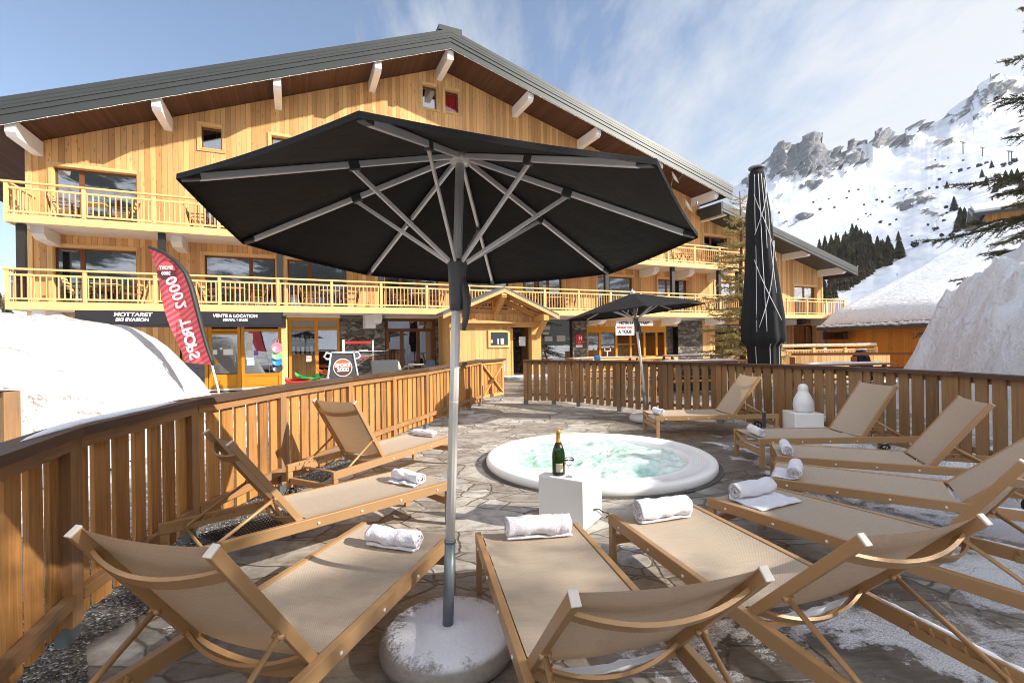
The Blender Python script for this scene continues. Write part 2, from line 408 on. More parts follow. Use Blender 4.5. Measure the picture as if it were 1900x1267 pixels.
def sstep(a, b, x):
    x = min(1, max(0, (x-a)/(b-a))); return x*x*(3-2*x)
def snowiness(x, y):
    s = .31
    s += .25*sstep(1.9, 3.4, x)*sstep(8.5, 6.5, y)
    s += .24*sstep(.0, .7, x)*sstep(3.4, 2.5, y)
    s += .20*sstep(-1.3, -2.0, x)*sstep(3.2, 2.4, y)
    s += .12*sstep(2.6, 4.2, x)*sstep(10, 7, y)
    s -= .10*max(0, 1-((x-1.1)**2+(y-6.4)**2)/6)
    s += .13*sstep(3.5, 6, x)*sstep(11, 15, y)
    return s
def wetness(x, y):
    w = sstep(1.2, 2.2, x)*sstep(3.2, 4.2, y)*sstep(11, 9, y)*sstep(4.6, 3.6, x)
    w = max(w, 1.0*sstep(3.9, 2.9, y+.12*x)); w = max(w, .75*sstep(13.3, 14.3, y))
    return w
vv = [[None]*(ny+1) for _ in range(nx+1)]
for i in range(nx+1):
    for j in range(ny+1):
        x, y = x0+i*st, y0+j*st
        b = m.bm.verts.new((x, y, .006*N.noise(V((x*1.3, y*1.3, 3))))); b[ls] = snowiness(x, y); b[lw] = wetness(x, y); vv[i][j] = b
for i in range(nx):
    for j in range(ny): m.bm.faces.new((vv[i][j], vv[i+1][j], vv[i+1][j+1], vv[i][j+1]))
struct(m.build('terrace_paving', MAT['paving'], smooth=True))

# ================================================================== sun loungers
LH, LT, LB, SH, WO = 1.27, 2.02, .765, .376, .35        # hinge, length, back length, seat height, half width
SL = MAT['sling']
def snow_dust(): pass
def make_lounger(rot):
    root = thing('sun_lounger', 'l', 'sun lounger')
    T = MAT['tan']
    for s in (-1, 1):
        m = MB(); m.b2(s*WO, s*(WO-.037), 0, LT, SH-.076, SH, bev=.005); nf = set(m.bm.faces)
        for yy in (.16, .52, .86, 1.19): m.lathe([(.0095, 0), (.0095, .004), (.005, .007)], 10, (s*(WO+.0005), yy, SH-.045), M.Rotation(s*pi/2, 4, 'Y'))
        for f_ in m.bm.faces: f_.material_index = 0 if f_ in nf else 1
        r = m.build('side_rail', T, root)
        r.data.materials.append(MAT['bolt'])
        for yy in (.004, LT-.060):
            m = MB(); m.b2(s*(WO-.0015), s*(WO-.0355), yy, yy+.056, .0, SH-.078, bev=.005); m.b2(s*(WO-.003), s*(WO-.034), yy+.004, yy+.052, 0, .012)
            m.build('leg', T, root)
    def cb(f, name='crossbar'):                           # curved bars under the seat, lower stretchers
        m = MB(); f(m); return m.build(name, T, root)
    cb(lambda m: m.bent([(x, .03, SH-.05-.055*(1-(x/(WO-.042))**2)) for x in [(-1+2*i/10)*(WO-.042) for i in range(11)]], .028, .04))
    cb(lambda m: m.b2(-WO+.041, WO-.041, .012, .048, .17, .23, bev=.004))
    cb(lambda m: m.b2(-WO+.041, WO-.041, LT-.052, LT-.016, .18, .24, bev=.004))
    cb(lambda m: m.bent([(x, LH+.015, SH-.05-.05*(1-(x/(WO-.042))**2)) for x in [(-1+2*i/10)*(WO-.042) for i in range(11)]], .03, .036))
    cb(lambda m: m.bent([(x, .66, SH-.055-.055*(1-(x/(WO-.042))**2)) for x in [(-1+2*i/10)*(WO-.042) for i in range(11)]], .03, .03))
    for s in (-1, 1):                                     # notched rack inside each rail
        m = MB()
        m.b2(s*(WO-.038), s*(WO-.050), 1.55, 1.93, SH-.074, SH-.032)
        for k in range(6): m.bar((s*(WO-.044), 1.58+k*.062, SH-.034), (s*(WO-.044), 1.565+k*.062, SH-.008), .012, .012)
        m.build('notched_rack', T, root)
    for s in (-1, 1):
        m = MB(); c = (s*(WO-.075), LT+.0, .075)
        m.path([V(c)+V((0, cos(a)*.066, sin(a)*.066)) for a in [2*pi*k/20 for k in range(21)]], .012, 8)
        for k in range(5): m.tube(c, V(c)+V((0, cos(k*1.2566)*.062, sin(k*1.2566)*.062)), .007, n=6)
        m.tube(V(c)-V((.02, 0, 0)), V(c)+V((.03*s, 0, 0)), .018)
        m.build('wheel', MAT['black'], root)
    m = MB(); wi = WO-.043                                # seat sling, sagging slightly between the rails
    m.grid(lambda u, q: V(((-1+2*u)*wi, .02+q*(LH-.03), SH-.006-.020*(1-(2*u-1)**4)*min(1, 6*min(q, 1-q)+.55))), 14, 20)
    o = m.build('seat_sling', SL, root, smooth=True, recalc=False)
    # backrest: pieces modelled along +y from the hinge and turned about it
    hinge = (0, LH+.005, SH-.012); W2 = .316
    fr = None
    for s in (-1, 1):
        m = MB(); m.b2(s*W2, s*(W2-.027), 0, LB, -.042, .002, bev=.004)
        b = m.build('back_bar', T, root, loc=hinge, rot=(rot, 0, 0))
        m = MB(); m.b2(s*(W2+.0015), s*(W2-.0285), LB-.002, LB+.007, -.0435, .0035, bev=.003); m.build('end_plug', MAT['tan_cap'], b)
    m = MB(); xi = W2-.026
    xs = [(-1+2*i/14)*xi for i in range(15)]
    m.bent([(x, LB-.115, -.03-.062*(1-(x/xi)**2)) for x in xs], .05, .014)
    m.build('back_crossbar', T, root, loc=hinge, rot=(rot, 0, 0)); m = MB()
    m.bent([(x, .055, -.03-.075*(1-(x/xi)**2)) for x in xs], .046, .014)
    m.build('back_crossbar', T, root, loc=hinge, rot=(rot, 0, 0))
    m = MB()
    m.grid(lambda u, q: V(((-1+2*u)*xi, .012+q*(LB-.016), -.004-.040*(1-(2*u-1)**2)*(.35+.65*min(1, 2.2*min(q+.08, 1.05-q))))), 14, 18)
    m.build('back_sling', SL, root, smooth=True, loc=hinge, rot=(rot, 0, 0), recalc=False)
    # prop: U-shaped tube from the back bars down to the notched rack
    la = .27
    A = V((0, hinge[1]+la*cos(rot)+.045*sin(rot), hinge[2]+la*sin(rot)-.045*cos(rot)))
    zf = SH-.055; Lp = .47
    dy = sqrt(max(.01, Lp**2-(A.z-zf)**2)); B = V((0, A.y+dy, zf))
    m = MB()
    for s in (-1, 1):
        m.path([A+V((s*(W2-.017), 0, 0)), A.lerp(B, .94)+V((s*(W2-.017), 0, 0)), B+V((s*(W2-.045), 0, 0))], .0115, 8)
        m.tube(A+V((s*(W2-.04), 0, 0)), A+V((s*(W2+.004), 0, 0)), .012, n=10)
        m.bar(A+V((s*(W2-.017), 0, 0)), A+V((s*(W2-.017), -.03*sin(rot), .05*cos(rot))), .012, .03)
    m.tube(B+V((-W2+.045, 0, 0)), B+V((W2-.045, 0, 0)), .0115, n=8)
    for s in (-1, 1): m.tube(B+V((s*(W2-.045), 0, 0)), B+V((s*(WO-.044), 0, 0)), .009, n=8)
    m.build('prop', T, root, smooth=True)
    return root
MAT['bolt'] = plain('steel_bolt_heads', (.75, .75, .75), .3, .3)
LOUNGERS = {'A': (-.718, 3.214, 253.4, 54.4, 'tan sun lounger between the snowy parasol base and the corner of the sunlit fence'),
 'B': (.087, 3.171, -78.3, 45.2, 'tan sun lounger beside the snowy parasol base, its foot against the bottle cube'),
 'C': (1.0, 3.502, -74., 45.6, 'tan sun lounger carrying the fattest rolled towel, dappled with sunlight'),
 'D': (1.793, 3.907, -58.4, 56.2, 'tan sun lounger carrying the towel with its loose end spread out flat'),
 'E': (2.414, 4.513, -34.1, 42., 'shaded tan sun lounger whose towel has a tail hanging towards the hot tub'),
 'F': (2.877, 5.323, -22.5, 53.8, 'tan sun lounger between the tailed-towel lounger and the one before the egg lamp'),
 'G': (3.013, 6.212, .2, 55.9, 'tan sun lounger in front of the white egg lamp and cube, with open foot frame'),
 'H': (2.279, 8.042, 2.4, 53.9, 'farthest tan sun lounger, beyond the hot tub, in front of the farther open parasol'),
 'I': (-.795, 4.505, 224.7, 54.7, 'sunlit tan sun lounger with the crumpled towel, beside the wire mesh mat'),
 'J': (-1.075, 6.533, 241.7, 58., 'sunlit tan sun lounger with the loosely folded towel, back against the fence')}
for k, (x, y, a, th, lab) in LOUNGERS.items():
    o = make_lounger(R(th)); o.location = (x, y, 0); o.rotation_euler.z = R(a-90); o['label'] = lab; o['group'] = 'sun loungers around the hot tub'
    if k in 'BCE':                                       # snow caught on the bowed bar behind the seat
        m = MB(); w_ = WO-.05; rs = []
        for i in range(25):
            xx = (-1+2*i/24)*w_*(.95 if k != 'A' else .6); e = max(.05, sin(pi*i/24)**.5)*(.8+.5*N.noise(V((i*.4, ord(k), 0))))
            c0 = V((xx, LH+.02, SH-.034-.05*(1-(xx/(WO-.042))**2)))
            rs.append([c0+V((0, cos(a)*.028*e, sin(a)*.024*e)) for a in [pi*q/7 for q in range(8)]])
        m.rings(rs); m.build('snow_strip', MAT['snow_fine'], o, smooth=True)
    if k in 'CDE':
        m = MB(); rs = []; sx_ = -1 if k != 'E' else 1
        for i in range(25):
            e = max(.05, sin(pi*i/24)**.4)*(.7+.6*N.noise(V((i*.5, ord(k), 4)))); c0 = V((sx_*(-WO+.019)*-1, LH+.12+.6*i/24, SH+.0005))
            rs.append([c0+V((cos(a)*.019*e, 0, sin(a)*.012*e)) for a in [pi*q/7 for q in range(8)]])
        m.rings(rs); m.build('snow_strip', MAT['snow_fine'], o, smooth=True)

# ================================================================== towels
def towel_mesh(kind, seed):
    """terry towel rolled into a spiral, local x = roll axis, resting on z = 0"""
    r = random.Random(seed); L = {'fat': .40, 'thin': .34, 'fold': .34, 'crumple': .32, 'tail': .36, 'band': .41, 'flap': .40}[kind]
    Rr = {'fat': .078, 'thin': .062, 'fold': .060, 'crumple': .066, 'tail': .066, 'band': .072, 'flap': .070}[kind]
    th = .013; turns = Rr/(th*1.18); n = 26*int(turns+1)
    pts = []
    for i in range(n+1):
        a = 2*pi*turns*i/n; rr = .006+ (Rr-.006)*i/n
        pts.append((rr*cos(a+2.2), rr*sin(a+2.2)*.93))
    # make the outer end leave tangentially as a tail
    a1 = 2*pi*turns+2.2; tl = {'tail': .17, 'flap': .24, 'crumple': .10}.get(kind, .035)
    end = V((pts[-1][0], pts[-1][1]))
    rot = -pi/2-(a1 % (2*pi))                          # turn so that the loose end lies underneath
    pts = [(p[0]*cos(rot)-p[1]*sin(rot), p[0]*sin(rot)+p[1]*cos(rot)) for p in pts]
    ex, ez = pts[-1]
    for k in range(1, 9): pts.append((ex+tl*k/8, ez+(.004*sin(k*1.3) if k > 2 else 0)))
    zmin = min(p[1] for p in pts)-th*.45
    pts = [(p[0], p[1]-zmin) for p in pts]
    m = MB(); nl = 26; rows = []
    sq = {'fold': .72, 'crumple': .8}.get(kind, .94)
    for j in range(nl+1):
        u = -L/2+L*j/nl; row_o = []; row_i = []
        sk = 0
        for i, (py, pz) in enumerate(pts):
            q = pts[min(i+1, len(pts)-1)]; p0 = pts[max(i-1, 0)]
            tx, tz = q[0]-p0[0], q[1]-p0[1]; l = sqrt(tx*tx+tz*tz) or 1
            nx_, nz_ = -tz/l, tx/l
            w = N.fractal(V((u*9+seed, py*13, pz*13)), 1., 2., 4)*.011*(2.0 if kind == 'crumple' else 1.)
            ang = u*(18 if kind == 'fat' else 8)
            rib = .0045*max(0, sin(u*150)) if (kind == 'band' and -.19 < u < -.07) else 0
            jj = (i/len(pts))*.012*sin(i*.7+seed)
            sag = 1-.05*sin(u*7+seed)
            uu = u*(1+ (.035*sin(i*.31+seed) if kind != 'flap' or i < n-4 else .12))
            zz = pz*sq*sag
            row_o.append(V((uu+jj*.3, py+nx_*(w-rib), max(.001, zz+nz_*(w-rib)))))
            row_i.append(V((uu+jj*.3, py+nx_*(w+th*.8), max(.0012, zz+nz_*(w+th*.8)))))
        rows.append(row_o+row_i[::-1])
    m.rings(rows)
    return m
TOW = [('A', 730, 995, 'thin', 'rolled white towel on the lounger between the parasol base and the fence corner'),
 ('B', 997, 974, 'band', 'rolled white towel with ribbed stripes at one end, just in front of the white cube'),
 ('C', 1230, 946, 'fat', 'thickest rolled white towel, on the sun-dappled lounger next to the ribbed towel'),
 ('D', 1397, 908, 'flap', 'rolled white towel with a wide loose flap spread out flat'),
 ('E', 1474, 871, 'tail', 'rolled white towel showing its spiral end and a hanging tail'),
 ('F', 1457, 829, 'thin', 'small rolled white towel on the shaded lounger just behind the tailed one'),
 ('G', 1400, 798, 'thin', 'rolled white towel on the open-framed lounger before the egg lamp'),
 ('H', 1223, 763, 'thin', 'smallest rolled white towel, on the farthest lounger beyond the hot tub'),
 ('I', 757, 881, 'crumple', 'crumpled sunlit white towel on the lounger beside the wire mesh mat'),
 ('J', 788, 799, 'fold', 'loosely folded sunlit white towel on the lounger against the sunlit fence')]
for i, (k, px, py, kind, lab) in enumerate(TOW):
    p = gp(px, py, SH+.045); x, y, a, th, _ = LOUNGERS[k]
    f = V((cos(R(a)), sin(R(a)), 0)); rr = V((f.y, -f.x, 0)); q = V((p.x-x, p.y-y, 0))
    u, s_ = q.dot(f), q.dot(rr); u = max(.12, min(.5, u)); s_ = max(-.08, min(.08, s_))
    pos = V((x, y, 0))+f*u+rr*s_
    o = towel_mesh(kind, i+1).build('rolled_towel', MAT['towel'], smooth=True, loc=(pos.x, pos.y, SH-.020), rot=(0, 0, R(a-90)+(.0 if kind != 'crumple' else .35)+rnd.uniform(-.12, .12)))
    if k in 'E': o.rotation_euler.z += pi; 
    tag(o, lab, 'towel', 'towels on the loungers')
# ================================================================== parasols
def base_snow():
    t = NT('concrete_base_dusted_with_snow'); v = t.coord()
    n = t.noise(v, 9, 6, .7); f = t.noise(v, 70, 3, .7); g = t.noise(v, 30, 5)
    z = t.sep(v)[2]; x = t.sep(v)[0]; y = t.sep(v)[1]
    c = t.mix(g, (.20, .175, .15), (.36, .33, .30))
    rr = t.math('SQRT', t.math('ADD', t.math('POWER', x, 2), t.math('POWER', y, 2)))
    k = t.math('ADD', t.math('ADD', t.math('MULTIPLY', n, .9), t.math('MULTIPLY', f, .45)), t.math('MULTIPLY', rr, -1.5))
    k = t.math('ADD', k, t.math('MULTIPLY', x, .35))
    zz = t.ramp(z, [(.100, 0.), (.118, 1.)])
    mask = t.math('MULTIPLY', t.ramp(k, [(.06, 0.), (.24, 1.)]), zz)
    t.base(t.mix(mask, c, t.mix(f, (.66, .66, .74), (.84, .84, .90))), .85, 0, .2)
    t.bump(t.math('ADD', t.math('MULTIPLY', f, .5), t.math('ADD', t.math('MULTIPLY', n, .5), t.math('MULTIPLY', mask, .8))), .7, .012)
    return t.m
MAT['base_snow'] = base_snow()
RP, DROP, HUB = 1.258, .475, 2.615       # canopy radius, drop from hub to rim, hub height along the pole
def make_parasol(label, tip0):
    root = thing('parasol', label, 'parasol', group='open black parasols')
    m = MB()                                               # fluted pole, along local z
    ring = []
    for k in range(32):
        a = 2*pi*k/32; ring.append((.0235+.0016*cos(8*a))*V((cos(a), sin(a), 0)))
    m.rings([[p+V((0, 0, z)) for p in ring] for z in (.55, HUB+.0)])
    m.tube((0, 0, 1.28), (0, 0, 1.286), .0262, n=20)
    m.build('pole', MAT['alu'], root, smooth=True)
    m = MB(); m.tube((0, 0, .12), (0, 0, .56), .0285, n=20); m.tube((0, 0, .55), (0, 0, .565), .031, n=20); m.build('pole_socket', MAT['galv'], root, smooth=True)
    m = MB()
    m.lathe([(.0245, 1.775), (.036, 1.785), (.041, 1.86), (.047, 1.96), (.053, 2.03), (.051, 2.055), (.03, 2.06)], 24)
    m.path([(.02, -.01, 1.98), (.045, -.015, 1.90), (.058, -.018, 1.82), (.056, -.02, 1.74), (.046, -.02, 1.67)], [.018, .024, .024, .018, .011], 12)
    m.build('runner_handle', plain('dark_grey_moulding', (.085, .08, .08), .4) if 'dgm' not in MAT else MAT['dgm'], root, smooth=True)
    m = MB(); m.lathe([(.02, HUB-.02), (.055, HUB-.015), (.06, HUB+.03), (.05, HUB+.05), (.02, HUB+.055)], 20); m.lathe([(.055, HUB+.06), (.06, HUB+.075), (.02, HUB+.10), (.012, HUB+.13), (.004, HUB+.135)], 16)
    m.build('hub', MAT['alu'], root, smooth=True)
    P = lambda k, f, dz=0: V((RP*f*cos(k), RP*f*sin(k), HUB+.03-DROP*f+dz))
    angs = [tip0-k*pi/4 for k in range(8)]
    for a in angs:
        side = V((-sin(a), cos(a), 0))
        m = MB(); m.bar(P(a, .045), P(a, .955), .018, .030, bev=.004); rb = m.build('rib', MAT['alu'], root)
        m = MB(); m.bar(P(a, .95), P(a, 1.0, .004), .030, .026, bev=.005); m.build('tip_pocket', MAT['alu_dark'], rb)
        m = MB(); j = P(a, .47, -.022); s0 = V((.05*cos(a), .05*sin(a), 2.045))
        m.bar(j, s0, .014, .022, bev=.003); m.build('strut', MAT['alu'], root)
        m = MB(); m.bar(P(a, .45, -.004), P(a, .49, -.004), .03, .05, bev=.006); m.build('strut_joint', MAT['alu_dark'], rb)
    m = MB(); ns, nr = 12, 10                              # cloth: eight gores, each sagging between its ribs
    vs = {}
    tot = 8*ns
    def pt(i, j):
        f = j/nr*1.012; g = i/ns; k = int(g) % 8; fr = g-int(g)
        a, b = angs[k], angs[(k+1) % 8]-(2*pi if k == 7 and angs[0] < angs[7] else 0)
        b = a-pi/4
        p = P(a, f, .022).lerp(P(b, f, .022), fr)
        p.z -= .010*sin(pi*fr)*f
        if f > .9: 
            ins = .004*sin(pi*fr)*(f-.9)/.1
            p.x *= 1-ins; p.y *= 1-ins
        return p
    grid = [[m.bm.verts.new(pt(i, j)) for j in range(1, nr+1)] for i in range(tot)]
    top = m.bm.verts.new((0, 0, HUB+.055)); fs = []
    for i in range(tot):
        q = (i+1) % tot
        fs.append(m.bm.faces.new((top, grid[i][0], grid[q][0])))
        for j in range(nr-1): fs.append(m.bm.faces.new((grid[i][j], grid[i][j+1], grid[q][j+1], grid[q][j])))
    hem = [m.bm.verts.new(g[-1].co+V((0, 0, -.022))) for g in grid]
    for i in range(tot):
        q = (i+1) % tot; fs.append(m.bm.faces.new((grid[i][-1], hem[i], hem[q], grid[q][-1])))
    m.build('canopy', MAT['canopy'], root, smooth=False)
    return root
def place_axis(o, base, hub):
    b, h = V(base), V(hub); ax = (h-b).normalized()
    q = V((0, 0, 1)).rotation_difference(ax); o.rotation_mode = 'QUATERNION'; o.rotation_quaternion = q; o.location = b-ax*.12
MAT['dgm'] = plain('dark_grey_moulding', (.085, .08, .08), .4)
p1 = make_parasol('large open black parasol on a snow-dusted concrete base among the loungers', 4.60)
place_axis(p1, (-.355, 2.50, .12), (-.275, 2.665, 2.60))
def dome(root, mat):
    m = MB(); m.lathe([(.0, .0), (.31, 0), (.342, .018), (.35, .055), (.346, .088), (.330, .110), (.30, .122), (.2, .130), (.085, .136), (.062, .142), (.05, .138), (.02, .136)], 48)
    return m.build('weighted_base', mat, root, smooth=True)
d = dome(None, MAT['base_snow']); d.parent = p1
d.matrix_parent_inverse = M.Identity(4)
RP, DROP, HUB = 1.34, .36, 2.50
p2 = make_parasol('', 4.60); d2 = dome(p2, MAT['base_snow'])
p2['label'] = 'farther open black parasol on a pale clean base, in front of the hotel bar'
place_axis(p2, (2.66, 9.5, .12), (2.42, 9.56, 2.50)); 
for ch in children(p2):
    if ch.name.startswith('weighted_base'):
        ch.data = ch.data.copy(); ch.data.materials[0] = plain('pale_concrete', (.52, .50, .48), .8)
def upright(par, base):                                    # keep the heavy base level on the paving
    for ch in children(par):
        if ch.name.startswith('weighted_base'):
            q = par.rotation_quaternion.inverted(); ch.rotation_mode = 'QUATERNION'; ch.rotation_quaternion = q
            ch.location = q @ (V(base)-par.location)
upright(p1, (-.355, 2.50, 0)); upright(p2, (2.66, 9.5, 0))

# folded big parasol behind the right fence
def folded(name, label, loc, hgt, z0, r0, lean, snowcap=False, seams=True):
    root = thing(name, label, 'parasol', loc, 0)
    prof = [(.0, .40), (.02, .50), (.1, .60), (.22, .80), (.40, .86), (.57, 1.10), (.75, 1.38), (.83, 1.44), (.855, 1.36), (.872, 1.06), (1.0, 1.02)]
    m = MB(); n = 72; rs = []
    for f in [i/46 for i in range(47)]:
        for (a, ra), (b, rb) in zip(prof, prof[1:]):
            if a <= f <= b: rr = ra+(rb-ra)*(f-a)/(b-a); break
        z = hgt-(hgt-z0)*f; ring = []
        for k in range(n):
            a = 2*pi*k/n
            fold = 1+.10*min(1, f*3)*sin(a*8+f*2+1.3*N.noise(V((f*2.5, a, 0))))+.05*N.noise(V((cos(a)*2, sin(a)*2, f*7)))
            ring.append(V((lean*f*(hgt-z0)*0+cos(a)*r0*rr*fold, sin(a)*r0*rr*fold, z)))
        rs.append(ring)
    m.rings(rs); m.build('folded_canopy', MAT['black_cloth_far'], root, smooth=True)
    m = MB(); m.tube((0, 0, 0), (0, 0, hgt-.1), .04, n=14); m.build('pole', MAT['alu_dark'], root, smooth=True)
    m = MB(); m.lathe([(0, hgt+.015), (r0*.50, hgt+.02), (r0*.56, hgt+.04), (r0*.50, hgt+.065), (0, hgt+.07)], 24)
    m.build('top_disc', MAT['snow_clean'] if snowcap else MAT['galv'], root, smooth=True)
    if seams:
        def on(a, f, k=1.10):
            for (p, ra), (q, rb) in zip(prof, prof[1:]):
                if p <= f <= q: rr = ra+(rb-ra)*(f-p)/(q-p); break
            return V((cos(a)*r0*rr*k, sin(a)*r0*rr*k, hgt-(hgt-z0)*f))
        tape = plain('white_seam_tape', (.62, .62, .64), .6)
        m = MB()
        for a, f0, f1 in ((-1.9, .03, .80), (-2.3, .03, .80), (-1.55, .03, .40), (-1.25, .05, .62), (-.95, .03, .28), (-1.72, .86, .99), (-2.5, .87, .97), (-1.1, .86, .99)):
            m.path([on(a, f0+(f1-f0)*i/16) for i in range(17)], .006, 6)
        m.build('seam_piping', tape, root, smooth=True)
        m = MB()
        for a0, a1, f0, f1 in ((-2.35, -.95, .13, .40), (-.95, -2.35, .08, .33), (-2.4, -1.2, .45, .75), (-.85, -2.2, .36, .78), (-.8, -.85, .36, .46)):
            m.path([on(a0+(a1-a0)*i/16, f0+(f1-f0)*i/16, 1.125) for i in range(17)], .0065, 6)
        m.build('tie_straps', tape, root, smooth=True)
    return root
c = gp(1424, 690, 0); fy = 9.3
f1 = folded('folded_parasol', 'tall folded black parasol bound with white straps, standing behind the shaded fence', (.5285*fy, fy, 0), 4.86, .95, .27, 0)
f1.rotation_euler = (0, -.026, 0)
f2 = folded('folded_parasol', 'small folded dark parasol with a snow cap on the terrace beside the brown railing', (10.9, 15, -.1), 1.28, .35, .27, 0, True, False)

# a galvanised tube standing without its parasol
t_ = thing('parasol_socket', 'empty galvanised parasol tube standing between the two farthest loungers', 'parasol base', (3.82, 7.3, 0))
m = MB(); m.lathe([(.028, .0), (.028, .47), (.032, .47), (.032, .49), (.024, .49)], 16); m.build('tube', MAT['galv'], t_, smooth=True)
m = MB(); m.b2(-.2, .2, -.2, .2, .004, .03, bev=.008); m.build('foot_plate', MAT['galv'], t_)

# ================================================================== hot tub
TX, TY, TR = 1.115, 6.36, 1.47
tub = thing('hot_tub', 'round white sunken hot tub with bubbling turquoise water', 'hot tub', (TX, TY, 0))
m = MB(); m.lathe([(TR-.005, .008), (TR+.004, .02), (TR+.004, .072), (TR-.004, .092), (TR-.022, .104), (TR-.05, .108), (TR-.105, .106), (TR-.115, .098), (TR-.30, .090), (TR-.312, .096), (TR-.335, .095), (TR-.35, .082), (TR-.362, .03), (TR-.42, -.10)], 128, cap=False)
m.build('rim', MAT['plastic_white'], tub, smooth=True)
m = MB()
for k in range(6):
    r = TR-.135-.027*k; zz = .0975-.0012*k
    m.lathe([(r+.006, zz-.006), (r+.005, zz), (r-.005, zz), (r-.006, zz-.006)], 128, cap=False)
m.build('overflow_grille', plain('pale_grey_plastic', (.72, .73, .76), .4), tub)
m = MB(); m.lathe([(TR+.06, .010), (TR+.03, .014), (TR+.0, .010)], 96, cap=False); m.build('sealing_collar', plain('dark_grout', (.08, .07, .06), .8, bump=.3), tub, smooth=True)
t = NT('bubbling_turquoise_water'); v = t.coord()
big = t.noise(v, 2.2, 6, .62, 1.2); sm = t.noise(v, 11, 5, .7, .5); px_ = t.sep(v)[0]
k = t.math('ADD', t.math('ADD', t.math('MULTIPLY', big, .7), t.math('MULTIPLY', sm, .45)), t.math('MULTIPLY', px_, .05))
foam = t.ramp(k, [(.50, 0.), (.60, .6), (.70, 1.)])
t.base(t.mix(foam, t.mix(big, (.27, .55, .45), (.50, .77, .66)), (.80, .90, .86)), .12, 0, .5)
t.b.inputs['IOR'].default_value = 1.33
t.bump(t.math('ADD', big, t.math('MULTIPLY', sm, .5)), .55, .05)
m = MB(); nr, na = 40, 120; vs = []
rw = TR-.358
def wz(x, y): 
    b = N.fractal(V((x*2.4, y*2.4, 1.7)), 1., 2., 5)*.035
    b += .075*math.exp(-((x-.42)**2+(y+.28)**2)*7)+.045*math.exp(-((x-.72)**2+(y-.1)**2)*9)+.05*math.exp(-((x-.15)**2+(y-.6)**2)*8)
    b += max(0, N.fractal(V((x*7, y*7, 4)), 1., 2., 4))*.035
    return .045+b
c = m.bm.verts.new((0, 0, wz(0, 0)))
for i in range(1, nr+1):
    r = rw*i/nr; vs.append([m.bm.verts.new((r*cos(2*pi*j/na), r*sin(2*pi*j/na), wz(r*cos(2*pi*j/na), r*sin(2*pi*j/na))*(1 if i < nr-2 else .9))) for j in range(na)])
for j in range(na):
    q = (j+1) % na; m.bm.faces.new((c, vs[0][j], vs[0][q]))
    for i in range(nr-1): m.bm.faces.new((vs[i][j], vs[i+1][j], vs[i+1][q], vs[i][q]))
m.build('water', t.m, tub, smooth=True)

# ================================================================== cubes, lamp, bottle, glass
def cube(label, loc, rz, s, h, cord):
    o = thing('cube_table', label, 'cube table', loc, rz)
    m = MB(); m.b2(-s/2, s/2, -s/2, s/2, .004, h, bev=.014); m.build('body', MAT['plastic_white'], o)
    if cord:
        m = MB(); q = s/2
        m.path([(q-.003, .0, .13), (q+.012, .02, .132), (q+.02, .08, .118), (q+.024, .16, .07), (q+.05, .24, .035), (q+.06, .225, .02), (q+.04, .20, .012)], .006, 8); m.build('power_cord', MAT['black'], o, smooth=True)
    return o
cc = V((.42, 4.33, 0))
cube('white plastic cube holding the champagne bottle, a short black cord at its side', (.505, 4.29, 0), R(-32), .425, .43, True)
cube('white plastic cube under the egg-shaped lamp beside the shaded fence', (4.60, 7.62, 0), R(-6), .43, .43, False)
o = MB(); o.lathe([(.0, .0), (.095, .0), (.125, .02), (.142, .07), (.146, .13), (.135, .19), (.113, .25), (.092, .29), (.079, .315), (.074, .335), (.075, .36), (.072, .39), (.060, .42), (.036, .44), (.0, .447)], 40)
ml = NT('translucent_white_lamp_shell'); ml.base((.80, .79, .79), .5); ml.b.inputs['Subsurface Weight'].default_value = .2; ml.b.inputs['Subsurface Radius'].default_value = (.1, .1, .1)
tag(o.build('egg_lamp', ml.m, smooth=True, loc=(4.60, 7.60, .431)), 'white pear-shaped lamp with a small round head standing on the far white cube', 'lamp')
bx, by = .395, 4.22
b = thing('champagne_bottle', 'green champagne bottle with gold foil neck standing on the white cube', 'bottle', (bx, by, .431), R(20))
t = NT('green_bottle_glass'); t.base((.015, .05, .008), .05, 0, .6); t.b.inputs['Transmission Weight'].default_value = .55; t.b.inputs['IOR'].default_value = 1.45
m = MB(); m.lathe([(0, .006), (.035, .002), (.054, .004), (.057, .015), (.057, .17), (.054, .20), (.044, .235), (.030, .265), (.021, .29), (.0205, .30)], 36); m.build('glass_body', t.m, b, smooth=True)
m = MB(); m.lathe([(.0315, .262), (.0225, .288), (.019, .32), (.0185, .352), (.021, .358), (.0215, .38), (.019, .392), (.0, .395)], 28); m.build('gold_foil', plain('gold_foil', (.72, .42, .12), .35, .7, .2, 40., .4, .5, 120.), b, smooth=True)
m = MB(); m.lathe([(.0415, .243), (.0325, .262), (.0245, .284), (.0242, .286), (.034, .258), (.0425, .241)], 28, cap=False); m.build('neck_band', plain('dark_bronze_band', (.05, .03, .02), .4, .5), b, smooth=True)
m = MB(); m.grid(lambda u, q: V((.0578*cos(-2.45+u*1.1), .0578*sin(-2.45+u*1.1), .035+q*.075)), 10, 1); lb = m.build('paper_label', plain('cream_label', (.66, .58, .42), .6), b, smooth=True)
g = thing('champagne_glass', 'empty stemmed champagne coupe beside the bottle on the white cube', 'glass', (.475, 4.14, .431))
m = MB(); m.lathe([(0, .0), (.030, .001), (.028, .004), (.005, .010), (.0036, .02), (.0036, .085), (.006, .092), (.020, .103), (.036, .118), (.044, .140), (.046, .158), (.0445, .158), (.042, .140), (.034, .120), (.018, .106), (0, .098)], 32)
t = NT('clear_stemware'); t.base((1, 1, 1), .0, 0, .5); t.b.inputs['Transmission Weight'].default_value = 1.; t.b.inputs['IOR'].default_value = 1.45
m.build('bowl_and_stem', t.m, g, smooth=True)

